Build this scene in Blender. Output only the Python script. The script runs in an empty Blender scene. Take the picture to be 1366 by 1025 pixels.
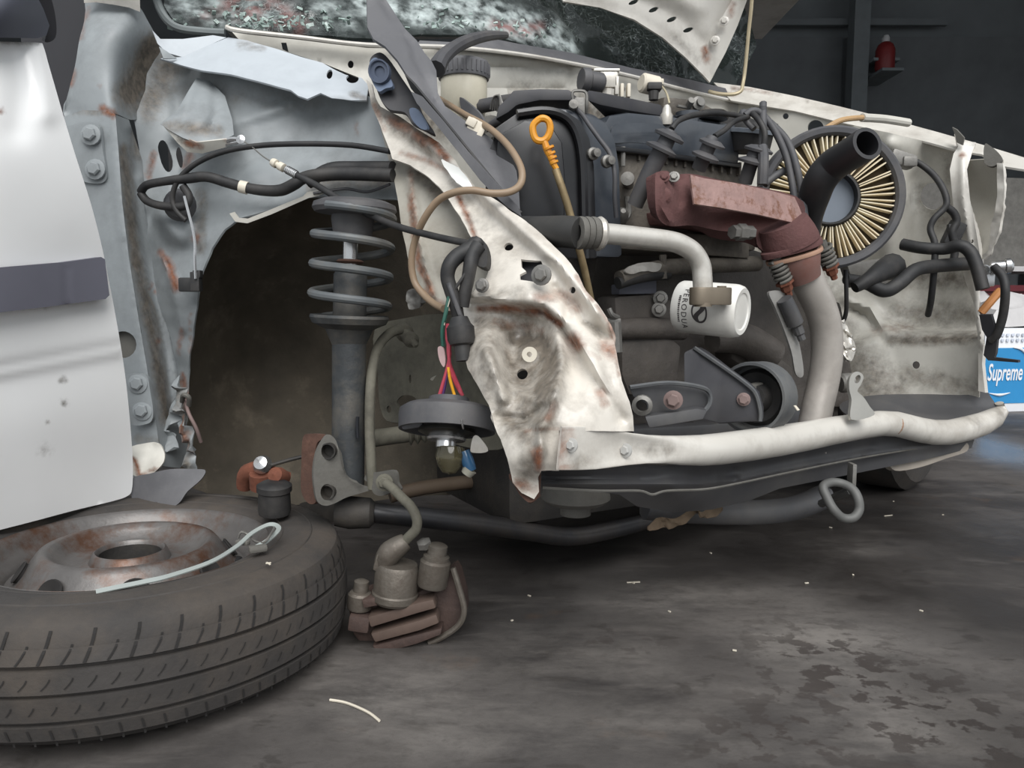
import bpy, bmesh, math, random
import numpy as np
from mathutils import Vector, Matrix, noise, geometry
random.seed(4)
S = bpy.context.scene
COL = S.collection
F, CX, CY, CAMZ, PITCH = 1050.0, 683.0, 512.5, 0.46, math.radians(6.0)

# ---------------------------------------------------------------- camera, sky, sun, exposure
cam = bpy.data.objects.new('camera', bpy.data.cameras.new('camera'))
COL.objects.link(cam)
cam.location = (0, 0, CAMZ)
cam.rotation_euler = (math.radians(90) - PITCH, 0, 0)
cam.data.sensor_width = 36.0
cam.data.lens = F / 1366 * 36.0
cam.data.clip_start = 0.02
S.camera = cam
W = bpy.data.worlds.new('overcast_sky'); S.world = W; W.use_nodes = True
wn = W.node_tree; wn.nodes.clear()
_o = wn.nodes.new('ShaderNodeOutputWorld'); _b = wn.nodes.new('ShaderNodeBackground')
_b.inputs[0].default_value = (0.90, 0.95, 1.0, 1); _b.inputs[1].default_value = 0.70
wn.links.new(_b.outputs[0], _o.inputs[0])
sun = bpy.data.objects.new('sun', bpy.data.lights.new('sun', 'SUN')); COL.objects.link(sun)
sun.data.energy = 3.0; sun.data.angle = math.radians(50); sun.data.color = (1, 0.99, 0.975)
sun.rotation_euler = Vector((-0.14, 0.75, -0.80)).to_track_quat('-Z', 'Y').to_euler()
S.view_settings.view_transform = 'Standard'; S.view_settings.look = 'None'
S.view_settings.gamma = 1.0; S.view_settings.use_curve_mapping = False
S.view_settings.exposure = 0.22

# ---------------------------------------------------------------- helpers
_c, _s = math.cos(PITCH), math.sin(PITCH)
def at(x, y, d):
    """the world point at depth d (metres along Y) on the sight line of photo pixel (x, y)"""
    u, v = (x - CX) / F, -(y - CY) / F
    dy = _c + v * _s; dz = -_s + v * _c
    t = d / dy
    return Vector((u * t, d, CAMZ + dz * t))
def px(n, d): return n * d / F
def floor_at(x, y, z=0.0):
    u, v = (x - CX) / F, -(y - CY) / F
    dy = _c + v * _s; dz = -_s + v * _c
    t = (z - CAMZ) / dz
    return Vector((u * t, dy * t, z))
def lin(c):
    return tuple(((x / 255) / 12.92 if x <= 10.3 else ((x / 255 + 0.055) / 1.055) ** 2.4) for x in c) + (1,)

def mat(name, col, rough=0.5, metal=0.0, var=0.18, scale=14, grime=None, bump=0.0, bscale=60, coat=0.0, rust=False, gscale=6, spec=0.5, lo=0.45, hi=0.7):
    m = bpy.data.materials.new(name); m.use_nodes = True
    n = m.node_tree.nodes; l = m.node_tree.links
    b = n['Principled BSDF']
    b.inputs['Metallic'].default_value = metal
    b.inputs['Roughness'].default_value = rough
    b.inputs['Specular IOR Level'].default_value = spec
    if coat:
        b.inputs['Coat Weight'].default_value = coat; b.inputs['Coat Roughness'].default_value = 0.15
    tc = n.new('ShaderNodeTexCoord')
    def nz(sc, det=5, ro=0.6):
        k = n.new('ShaderNodeTexNoise'); k.inputs['Scale'].default_value = sc; k.inputs['Detail'].default_value = det
        k.inputs['Roughness'].default_value = ro; l.new(tc.outputs['Object'], k.inputs['Vector']); return k
    def ramp(src, a, c):
        r = n.new('ShaderNodeMapRange'); r.inputs[1].default_value = a; r.inputs[2].default_value = c
        l.new(src, r.inputs[0]); return r.outputs[0]
    def mix(fac, a, c, blend='MIX'):
        x = n.new('ShaderNodeMix'); x.data_type = 'RGBA'; x.blend_type = blend
        if isinstance(fac, float): x.inputs[0].default_value = fac
        else: l.new(fac, x.inputs[0])
        for s, v in ((6, a), (7, c)):
            if isinstance(v, tuple): x.inputs[s].default_value = v
            else: l.new(v, x.inputs[s])
        return x.outputs[2]
    def math_(op, a, c):
        x = n.new('ShaderNodeMath'); x.operation = op; x.use_clamp = True
        for s, v in ((0, a), (1, c)):
            if isinstance(v, float): x.inputs[s].default_value = v
            else: l.new(v, x.inputs[s])
        return x.outputs[0]
    base = lin(col)
    dk = tuple(x * (1 - var) for x in base[:3]) + (1,); lt = tuple(min(1, x * (1 + var)) for x in base[:3]) + (1,)
    c = mix(ramp(nz(scale).outputs[0], 0.3, 0.7), dk, lt)
    rg = None
    if grime:
        gcol, amt = grime
        g = ramp(nz(gscale, 8, 0.7).outputs[0], lo, hi)
        c = mix(math_('MULTIPLY', g, float(amt)), c, lin(gcol))
    if rust:
        fine = nz(38, 6, 0.7).outputs[0]
        for an, gc, k in (('dirt_shade', (96, 88, 78), 0.92), ('rust', (112, 68, 44), 0.95)):
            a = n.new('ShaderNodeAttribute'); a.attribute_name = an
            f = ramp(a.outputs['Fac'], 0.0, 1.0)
            w = math_('MULTIPLY', ramp(math_('ADD', math_('MULTIPLY', fine, 0.75), math_('MULTIPLY', f, 0.62)), *((0.44, 0.84) if an == 'dirt_shade' else (0.46, 0.98))), math_('MULTIPLY', ramp(f, 0.0, 0.30), k))
            cc = mix(ramp(nz(90, 3).outputs[0], 0.35, 0.65), tuple(x * .6 for x in lin(gc)[:3]) + (1,), lin(tuple(min(255, x * 1.2) for x in gc)))
            c = mix(w, c, cc)
            if an == 'rust':
                r = n.new('ShaderNodeMapRange'); l.new(w, r.inputs[0]); r.inputs[3].default_value = rough; r.inputs[4].default_value = 0.9
                l.new(r.outputs[0], b.inputs['Roughness'])
    l.new(c, b.inputs['Base Color'])
    if bump:
        bp = n.new('ShaderNodeBump'); bp.inputs['Strength'].default_value = bump; bp.inputs['Distance'].default_value = 0.004
        l.new(nz(bscale, 6, 0.65).outputs[0], bp.inputs['Height']); l.new(bp.outputs[0], b.inputs['Normal'])
    return m

ORG = {}
def root(name, loc, label, cat, group=None):
    o = bpy.data.objects.new(name, None); COL.objects.link(o); o.location = loc; o.empty_display_size = 0.05
    ORG[o.name] = Vector(loc); o['label'] = label; o['category'] = cat
    if group: o['group'] = group
    return o
def tag(o, label, cat=None, group=None, kind=None):
    if label: o['label'] = label
    if cat: o['category'] = cat
    if group: o['group'] = group
    if kind: o['kind'] = kind
    return o

class MB:
    """collects shapes; link() makes them one mesh object"""
    def __init__(self): self.v = []; self.f = []; self.at = None
    def add(self, v, f):
        k = len(self.v); self.v += [Vector(p) for p in v]; self.f += [tuple(i + k for i in q) for q in f]; return self
    def tube(self, pts, r, seg=10, n=5, caps=True, closed=False):
        pts = [Vector(p) for p in pts]; rs = list(r) if isinstance(r, (list, tuple)) else [r] * len(pts)
        P, R = spline(pts, rs, n, closed)
        m = len(P); v = []; f = []
        T = [((P[(i + 1) % m] if closed else P[min(i + 1, m - 1)]) - (P[i - 1] if (closed or i) else P[0])).normalized() for i in range(m)]
        a = T[0].orthogonal().normalized()
        for i in range(m):
            a = (a - T[i] * a.dot(T[i])).normalized(); b = T[i].cross(a)
            for k in range(seg):
                t = 2 * math.pi * k / seg
                v.append(P[i] + (a * math.cos(t) + b * math.sin(t)) * R[i])
        for i in range(m if closed else m - 1):
            j = (i + 1) % m
            for k in range(seg):
                q = (k + 1) % seg
                f.append((i * seg + k, i * seg + q, j * seg + q, j * seg + k))
        if caps and not closed:
            f.append(tuple(reversed(range(seg)))); f.append(tuple((m - 1) * seg + k for k in range(seg)))
        return self.add(v, f)
    def lathe(self, o, axis, prof, seg=24, arc=None, ref=None, squash=1.0):
        o = Vector(o); ax = Vector(axis).normalized()
        a = (Vector(ref) - ax * Vector(ref).dot(ax)).normalized() if ref is not None else ax.orthogonal().normalized()
        b = ax.cross(a); v = []; f = []
        N = seg if arc is None else seg + 1
        for r, t in prof:
            for k in range(N):
                w = (2 * math.pi if arc is None else arc) * k / seg
                v.append(o + ax * t + (a * math.cos(w) + b * math.sin(w) * squash) * max(r, 1e-5))
        for i in range(len(prof) - 1):
            for k in range(seg):
                q = (k + 1) % N
                f.append((i * N + k, i * N + q, (i + 1) * N + q, (i + 1) * N + k))
        return self.add(v, f)
    def box(self, c, size, R=None, bev=0.0):
        bm = bmesh.new(); bmesh.ops.create_cube(bm, size=1)
        bmesh.ops.scale(bm, vec=Vector(size), verts=bm.verts)
        if bev: bmesh.ops.bevel(bm, geom=bm.edges[:], offset=bev, segments=2, affect='EDGES', profile=0.6)
        M = Matrix.Translation(Vector(c)) @ (R.to_4x4() if R else Matrix.Identity(4))
        bmesh.ops.transform(bm, matrix=M, verts=bm.verts); self.bm(bm); return self
    def bm(self, bm):
        bm.verts.index_update(); self.add([v.co.copy() for v in bm.verts], [tuple(v.index for v in q.verts) for q in bm.faces]); bm.free()
    def prism(self, pts, vec, bev=0.0, seg=2):
        """polygon of world points extruded along vec"""
        bm = bmesh.new(); vs = [bm.verts.new(Vector(p)) for p in pts]; f = bm.faces.new(vs)
        g = bmesh.ops.extrude_face_region(bm, geom=[f]); nv = [e for e in g['geom'] if isinstance(e, bmesh.types.BMVert)]
        bmesh.ops.translate(bm, vec=Vector(vec), verts=nv)
        bmesh.ops.recalc_face_normals(bm, faces=bm.faces)
        if bev: bmesh.ops.bevel(bm, geom=[e for e in bm.edges if e.calc_face_angle(0) > 0.5], offset=bev, segments=seg, affect='EDGES', profile=0.6, clamp_overlap=True)
        bmesh.ops.triangulate(bm, faces=[q for q in bm.faces if len(q.verts) > 4])
        self.bm(bm); return self
    def shell(self, t):
        """give an open sheet a back and a hard edged rim"""
        n = len(self.v); N = [Vector() for _ in range(n)]; cnt = {}
        for f in self.f:
            a, b, c = (self.v[i] for i in f[:3]); k = (b - a).cross(c - a)
            for i in f: N[i] += k
            for i, j in zip(f, f[1:] + f[:1]): cnt[(i, j)] = 1
        back = [p - (q.normalized() if q.length > 1e-12 else Vector((0, -1, 0))) * t for p, q in zip(self.v, N)]
        edge = [e for e in cnt if (e[1], e[0]) not in cnt]; ids = sorted({i for e in edge for i in e})
        r = {i: 2 * n + k for k, i in enumerate(ids)}; m = len(ids)
        src = list(range(n)) * 2 + ids * 2
        self.f = list(self.f) + [tuple(n + i for i in reversed(f)) for f in self.f] + [(r[j], r[i], r[i] + m, r[j] + m) for i, j in edge]
        self.v = list(self.v) + back + [self.v[i] for i in ids] + [back[i] for i in ids]
        if self.at: self.at = {k: np.asarray(a)[src] for k, a in self.at.items()}
    def link(self, name, m, parent=None, smooth=True, thick=0.0, auto=35, label=None):
        if thick: self.shell(thick)
        me = bpy.data.meshes.new(name); lo = Vector((min(p.x for p in self.v), min(p.y for p in self.v), min(p.z for p in self.v)))
        hi = Vector((max(p.x for p in self.v), max(p.y for p in self.v), max(p.z for p in self.v)))
        c = (lo + hi) / 2
        if parent is None: c.z = lo.z
        me.from_pydata([p - c for p in self.v], [], self.f)
        bm = bmesh.new(); bm.from_mesh(me)
        if not thick: bmesh.ops.recalc_face_normals(bm, faces=bm.faces)
        bm.to_mesh(me); bm.free()
        for k, vals in (self.at or {}).items():
            a = me.attributes.new(k, 'FLOAT', 'POINT'); a.data.foreach_set('value', np.asarray(vals, dtype=np.float32))
        if smooth:
            me.shade_smooth()
            if auto: me.set_sharp_from_angle(angle=math.radians(auto))
        me.materials.append(m)
        o = bpy.data.objects.new(name, me); COL.objects.link(o)
        ORG[o.name] = c.copy()
        if parent is not None:
            o.parent = parent; o.location = c - ORG[parent.name]
        else: o.location = c
        if label: o['label'] = label
        return o

def spline(pts, rs, n=5, closed=False):
    if n <= 1 or len(pts) < 3: return pts, rs
    P = []; R = []; m = len(pts)
    for i in range(m if closed else m - 1):
        g = (lambda k: pts[k % m]) if closed else (lambda k: pts[max(0, min(m - 1, k))])
        h = (lambda k: rs[k % m]) if closed else (lambda k: rs[max(0, min(m - 1, k))])
        for k in range(n):
            t = k / n
            c = (-.5*t+t*t-.5*t**3, 1-2.5*t*t+1.5*t**3, .5*t+2*t*t-1.5*t**3, -.5*t*t+.5*t**3)
            P.append(g(i-1)*c[0] + g(i)*c[1] + g(i+1)*c[2] + g(i+2)*c[3])
            R.append(h(i) * (1 - t) + h(i + 1) * t)
    if not closed: P.append(pts[-1]); R.append(rs[-1])
    return P, R
def wire(name, m, parent, pts, r, seg=8, n=6, label=None):
    """a tube along photo points (x, y, depth); r in metres"""
    return MB().tube([at(*p) for p in pts], r, seg, n).link(name, m, parent, auto=60, label=label)

def inpoly(X, Y, poly):
    c = np.zeros(X.shape, bool); n = len(poly); j = n - 1
    for i in range(n):
        xi, yi = poly[i]; xj, yj = poly[j]
        k = ((yi > Y) != (yj > Y)) & (X < (xj - xi) * (Y - yi) / ((yj - yi) or 1e-9) + xi)
        c ^= k; j = i
    return c
def pdist(X, Y, pts):
    """distance to a polyline and signed distance to its line"""
    best = np.full(X.shape, 1e9); sg = np.zeros(X.shape)
    if len(pts) == 1:
        return np.hypot(X - pts[0][0], Y - pts[0][1]), sg
    for (x0, y0), (x1, y1) in zip(pts[:-1], pts[1:]):
        dx, dy = x1 - x0, y1 - y0
        t = np.clip(((X - x0) * dx + (Y - y0) * dy) / (dx * dx + dy * dy + 1e-9), 0, 1)
        d = np.hypot(X - x0 - t * dx, Y - y0 - t * dy); k = d < best
        best = np.where(k, d, best); sg = np.where(k, (dx * (Y - y0) - dy * (X - x0)) / math.hypot(dx, dy), sg)
    return best, sg
def tps(ctrl):
    c = np.array(ctrl, float); n = len(c); xy = c[:, :2] / 100
    def U(r): return np.where(r > 1e-9, r * r * np.log(r + 1e-12), 0)
    K = U(np.hypot(xy[:, None, 0] - xy[None, :, 0], xy[:, None, 1] - xy[None, :, 1])) + np.eye(n) * 1e-4
    P = np.c_[np.ones(n), xy]; A = np.block([[K, P], [P.T, np.zeros((3, 3))]])
    w = np.linalg.lstsq(A, np.r_[c[:, 2], 0, 0, 0], rcond=None)[0]
    def f(X, Y):
        X = np.asarray(X) / 100; Y = np.asarray(Y) / 100
        r = np.hypot(X[:, None] - xy[None, :, 0], Y[:, None] - xy[None, :, 1])
        return U(r) @ w[:n] + w[n] + w[n + 1] * X + w[n + 2] * Y
    return f
def ell(x, y, rx, ry=None, rot=0, n=18):
    ry = ry or rx; c, s = math.cos(math.radians(rot)), math.sin(math.radians(rot))
    return [(x + rx * math.cos(t) * c - ry * math.sin(t) * s, y + rx * math.cos(t) * s + ry * math.sin(t) * c) for t in [2 * math.pi * k / n for k in range(n)]]
def panel(name, m, parent, outline, ctrl, step=8, curve=True, ridges=(), bumps=(), holes=(), thick=0.002, rust=(), dirt_shade=(), crumple=0.0, cscale=9.0, label=None, auto=50):
    """sheet metal: a photo outline on a depth surface through ctrl, with pressed ridges, dents, steps and holes"""
    if curve:
        o2, _ = spline([Vector((p[0], p[1])) for p in outline], [0] * len(outline), 4, True)
    else: o2 = [Vector((p[0], p[1])) for p in outline]
    def resample(pl, st):
        out = []
        for a, b in zip(pl, pl[1:] + pl[:1]):
            d = math.hypot(b[0] - a[0], b[1] - a[1]); k = max(1, int(d / st))
            for i in range(k): out.append((a[0] + (b[0] - a[0]) * i / k, a[1] + (b[1] - a[1]) * i / k))
        return out
    ol = [tuple(p) for p in o2]
    loops = [resample(ol, step)] + [resample(list(h), max(2.5, step * .6)) for h in holes]
    V = []; E = []
    for lp in loops:
        k = len(V); V += lp; E += [(k + i, k + (i + 1) % len(lp)) for i in range(len(lp))]
    xs = [p[0] for p in ol]; ys = [p[1] for p in ol]
    gx, gy = np.meshgrid(np.arange(min(xs), max(xs), step), np.arange(min(ys), max(ys), step * .87))
    gx = gx + (np.arange(gx.shape[0]) % 2)[:, None] * step / 2
    gx = gx.ravel(); gy = gy.ravel(); ok = inpoly(gx, gy, ol)
    for h in holes: ok &= ~inpoly(gx, gy, h)
    for lp in loops:
        A = np.array(lp)
        dd = np.min(np.hypot(gx[:, None] - A[None, :, 0], gy[:, None] - A[None, :, 1]), axis=1) if len(gx) else gx
        ok &= dd > step * .42
    V += list(zip(gx[ok], gy[ok]))
    r = geometry.delaunay_2d_cdt([Vector(p) for p in V], E, [], 0, 1e-4)
    X = np.array([p.x for p in r[0]]); Y = np.array([p.y for p in r[0]]); T = np.array([list(q) for q in r[2]])
    cx, cy = X[T].mean(1), Y[T].mean(1); k = inpoly(cx, cy, ol)
    for h in holes: k &= ~inpoly(cx, cy, h)
    T = T[k]
    D = tps(ctrl)(X, Y)
    for rr in ridges:
        d, sg = pdist(X, Y, rr[0])
        if len(rr) > 3: D = D + rr[2] / (1 + np.exp(np.clip(-sg / rr[1] * 3, -60, 60))) * (np.exp(-(d / rr[3]) ** 2) if rr[3] else 1)
        else: D = D + rr[2] * np.exp(-(d / rr[1]) ** 2)
    for (x, y, rx, ry, a) in bumps:
        D = D + a * np.exp(-(np.hypot((X - x) / rx, (Y - y) / ry)) ** 3)
    P = []
    for x, y, d in zip(X, Y, D):
        p = at(x, y, d)
        if crumple: p = p + Vector((.4, 1, .4)) * (crumple * noise.fractal(p * cscale, 1.0, 2.1, 3))
        P.append(p)
    b = MB(); F_ = []
    camp = Vector((0, 0, CAMZ))
    for t in T:
        a, q, c = (P[i] for i in t)
        F_.append(tuple(t) if (q - a).cross(c - a).dot(camp - a) > 0 else tuple(reversed(t)))
    b.add(P, F_)
    def stain(lst):
        v = np.zeros(X.shape)
        for pts, w, k in lst:
            d, _ = pdist(X, Y, pts); v = np.maximum(v, k * np.exp(-(d / w) ** 2))
        return v
    b.at = {'rust': stain(rust), 'dirt_shade': stain(dirt_shade)}
    return b.link(name, m, parent, thick=thick, auto=auto, label=label)

def frame(z, up=(0, 0, 1)):
    """rotation whose local Z is z and whose local X lies as level as it can"""
    z = Vector(z).normalized(); x = Vector(up).cross(z)
    x = x.normalized() if x.length > 1e-4 else z.orthogonal().normalized()
    return Matrix((x, z.cross(x), z)).transposed()
TOCAM = Vector((0, -1, 0))
def bolt(parent, m, x, y, d, r, axis=(-.3, -1, .05), washer=1.5, h=0.7, name='bolt', label=None):
    """hex head on a flanged washer; r = head radius in photo pixels"""
    r = px(r, d); o = at(x, y, d); ax = Vector(axis).normalized(); b = MB()
    b.lathe(o - ax * r * .2, ax, [(0, 0), (r * washer, 0), (r * washer, r * .3), (r * 1.05, r * .42), (0, r * .42)], 16)
    b.lathe(o, ax, [(r, 0), (r, r * h * .85), (r * .8, r * h * 1.1), (0, r * h * 1.1)], 6)
    return b.link(name, m, parent, auto=30, label=label)
def disc(name, m, parent, o, axis, prof, seg=28, label=None, auto=35):
    return MB().lathe(o, axis, prof, seg).link(name, m, parent, auto=auto, label=label)

# ---------------------------------------------------------------- materials
PAINT = mat('white_paint', (206, 202, 194), 0.32, var=.05, scale=5, grime=((128, 118, 106), .55), gscale=7, coat=.3, rust=True, bump=.05, bscale=30)
DOORP = mat('door_paint', (236, 236, 235), 0.3, var=.03, scale=4, coat=.3, rust=True)
BAYP = mat('bay_paint', (200, 197, 188), 0.42, var=.05, scale=6, grime=((140, 134, 124), .45), gscale=5, rust=True)
PRIMER = mat('grey_primer', (140, 145, 147), 0.5, var=.10, scale=9, grime=((96, 98, 98), .6), gscale=7, rust=True)
FLANGE = mat('pale_primer', (178, 184, 189), 0.5, var=.06, scale=9, grime=((140, 145, 150), .4), gscale=6, rust=True)
APRON = mat('chipped_white_paint', (212, 206, 196), 0.33, var=.05, scale=8, grime=((116, 108, 98), .6), gscale=9, coat=.2, rust=True, bump=.1, bscale=26)
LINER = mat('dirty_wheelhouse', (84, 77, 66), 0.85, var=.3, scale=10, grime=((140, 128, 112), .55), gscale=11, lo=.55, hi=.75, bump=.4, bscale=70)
RAILD = mat('muddy_frame_rail', (108, 105, 93), 0.8, var=.2, scale=12, grime=((46, 43, 39), .8), gscale=8, bump=.3)
CHASSIS = mat('dark_chassis', (44, 42, 40), 0.7, var=.3, scale=12, grime=((82, 74, 64), .5), gscale=9, bump=.3)
BEAMD = mat('grey_black_beam', (68, 68, 70), 0.5, var=.2, scale=8, grime=((96, 93, 88), .5), gscale=7)
STRUTM = mat('strut_steel', (60, 63, 65), 0.6, .2, var=.25, scale=20, grime=((108, 101, 90), .6), gscale=14, bump=.3)
KNUCK = mat('dusty_bracket', (102, 100, 95), 0.75, .1, var=.2, scale=22, grime=((70, 66, 60), .6), gscale=12, bump=.3)
RUSTY = mat('rust_brown', (90, 64, 53), 0.9, var=.35, scale=28, grime=((60, 44, 38), .7), gscale=18, bump=.5)
RUSTO = mat('orange_rust', (112, 66, 48), 0.9, var=.35, scale=30, grime=((84, 50, 38), .85), gscale=20, bump=.5)
MANI = mat('manifold_rust', (94, 63, 61), 0.85, var=.16, scale=24, grime=((86, 54, 52), .7), gscale=14, bump=.5, bscale=110)
SHIELD = mat('heat_shield_rust', (146, 118, 112), 0.7, .1, var=.2, scale=34, lo=.5, hi=.62, grime=((104, 66, 44), .8), gscale=48, bump=.4, bscale=140)
GASKET = mat('gasket_tan', (160, 126, 106), 0.8, var=.15, scale=20)
EXH = mat('exhaust_steel', (176, 170, 163), 0.45, .25, var=.12, scale=7, grime=((128, 120, 114), .7), gscale=6)
ALU = mat('aluminium_pipe', (206, 202, 194), 0.34, .45, var=.12, scale=14, grime=((128, 118, 104), .6), gscale=12)
BRASSY = mat('dull_alloy_block', (122, 112, 98), 0.5, .5, var=.15, scale=20)
STEEL = mat('bright_steel', (196, 196, 196), 0.25, .9, var=.1, scale=20)
DULLST = mat('dull_steel', (126, 124, 120), 0.5, .5, var=.2, scale=20, grime=((80, 76, 70), .6), gscale=14, bump=.2)
BOLTG = mat('painted_bolt', (172, 171, 167), 0.5, var=.08)
BOLTR = mat('pinkish_rust_bolt', (124, 106, 102), 0.7, .2, var=.15)
BLK = mat('glossy_black_cover', (25, 25, 27), 0.3, var=.2, scale=16, grime=((62, 62, 62), .25), gscale=16, lo=.5, hi=.8)
VALV = mat('blue_black_valve_cover', (52, 57, 64), 0.3, var=.15, scale=14, grime=((92, 92, 92), .35), gscale=12, coat=.3)
HEAD = mat('cast_head', (104, 98, 90), 0.6, .3, var=.25, scale=22, grime=((52, 49, 46), .8), gscale=14, bump=.5)
BLOCK = mat('oily_block', (82, 77, 73), 0.6, .2, var=.3, scale=16, grime=((98, 92, 84), .5), gscale=10, bump=.5)
MOUNTB = mat('mount_black', (54, 54, 58), 0.6, var=.2, scale=14, grime=((76, 74, 72), .5), gscale=9)
MOUNTG = mat('mount_ring_grey', (84, 86, 88), 0.6, .1, var=.15, scale=14, grime=((120, 118, 112), .5), gscale=12)
RUB = mat('black_rubber', (34, 34, 35), 0.6, var=.25, scale=20, grime=((78, 74, 70), .5), gscale=14)
RUBG = mat('grey_rubber', (70, 70, 73), 0.6, var=.15, scale=20, grime=((100, 96, 92), .5), gscale=12)
PLG = mat('grey_plastic', (88, 88, 91), 0.55, var=.08, scale=8, grime=((120, 119, 120), .5), gscale=10)
TRIMG = mat('trim_grey', (98, 98, 108), 0.55, var=.05, scale=8)
BLUEG = mat('blue_grey_pad', (96, 108, 128), 0.5, var=.1)
TANH = mat('tan_hose', (142, 122, 100), 0.5, var=.12, scale=14, grime=((104, 84, 66), .5), gscale=14)
CREAM = mat('cream_plastic', (206, 198, 182), 0.5, var=.08)
YEL = mat('orange_yellow_plastic', (214, 146, 36), 0.45, var=.12, scale=30, grime=((150, 84, 24), .6), gscale=22)
BRASS = mat('dipstick_tube', (150, 132, 100), 0.45, .5, var=.2, scale=20, grime=((92, 70, 46), .8), gscale=16)
FILTW = mat('filter_white', (224, 222, 216), 0.35, var=.03, scale=8, grime=((186, 182, 172), .5), gscale=9)
INK = mat('dark_print', (70, 66, 66), 0.6, var=.05)
PLEAT = mat('filter_paper', (232, 222, 196), 0.8, var=.08, scale=14, grime=((176, 146, 100), .8), gscale=7)
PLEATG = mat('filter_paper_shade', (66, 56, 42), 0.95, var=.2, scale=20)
FCORE = mat('filter_core_blue_grey', (110, 118, 128), 0.6, var=.05)
RED = mat('red_wire', (164, 60, 74), 0.45, var=.1); YW = mat('yellow_wire', (222, 160, 40), 0.45, var=.1); GRNW = mat('green_wire', (40, 84, 72), 0.5, var=.1)
TYRE = mat('dusty_tyre', (55, 52, 50), 0.78, var=.2, scale=10, grime=((84, 75, 66), .6), gscale=7, bump=.25, bscale=90)
TYREG = mat('tyre_groove', (34, 32, 31), 0.9, var=.2)
RIM = mat('rusty_rim', (106, 103, 101), 0.4, .45, var=.25, scale=12, grime=((88, 58, 40), .9), gscale=11, bump=.2, lo=.47, hi=.62)
CALI = mat('caliper_alloy', (108, 102, 94), 0.5, .4, var=.2, scale=24, grime=((78, 68, 60), .7), gscale=18, bump=.4)
CALB = mat('caliper_brown', (78, 62, 56), 0.7, .1, var=.25, scale=24, grime=((48, 40, 38), .7), gscale=18, bump=.4)
BLUEB = mat('carton_blue', (44, 134, 190), 0.5, var=.05); CARW = mat('carton_white', (226, 228, 232), 0.5, var=.03)
DKRED = mat('dark_red', (92, 26, 34), 0.5, var=.1); REDP = mat('red_plastic', (122, 38, 38), 0.5, var=.1)
BAGW = mat('grey_white_plastic', (190, 188, 188), 0.4, var=.08)
SACK = mat('grey_board', (104, 102, 98), 0.9, var=.2, scale=30, bump=.3)
WALLD = mat('dark_wall', (104, 108, 110), 0.9, var=.12, scale=3)
WALLB = mat('dark_wall_board', (96, 99, 101), 0.8, var=.15, scale=4)
COLMN = mat('column_grey', (112, 118, 120), 0.8, var=.1)
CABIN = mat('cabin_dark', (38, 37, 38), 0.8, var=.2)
SEAL = mat('door_seal', (40, 40, 44), 0.7, var=.1)
GLASSY = mat('window_mirror_back', (78, 80, 90), 0.5, var=.06)

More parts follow.
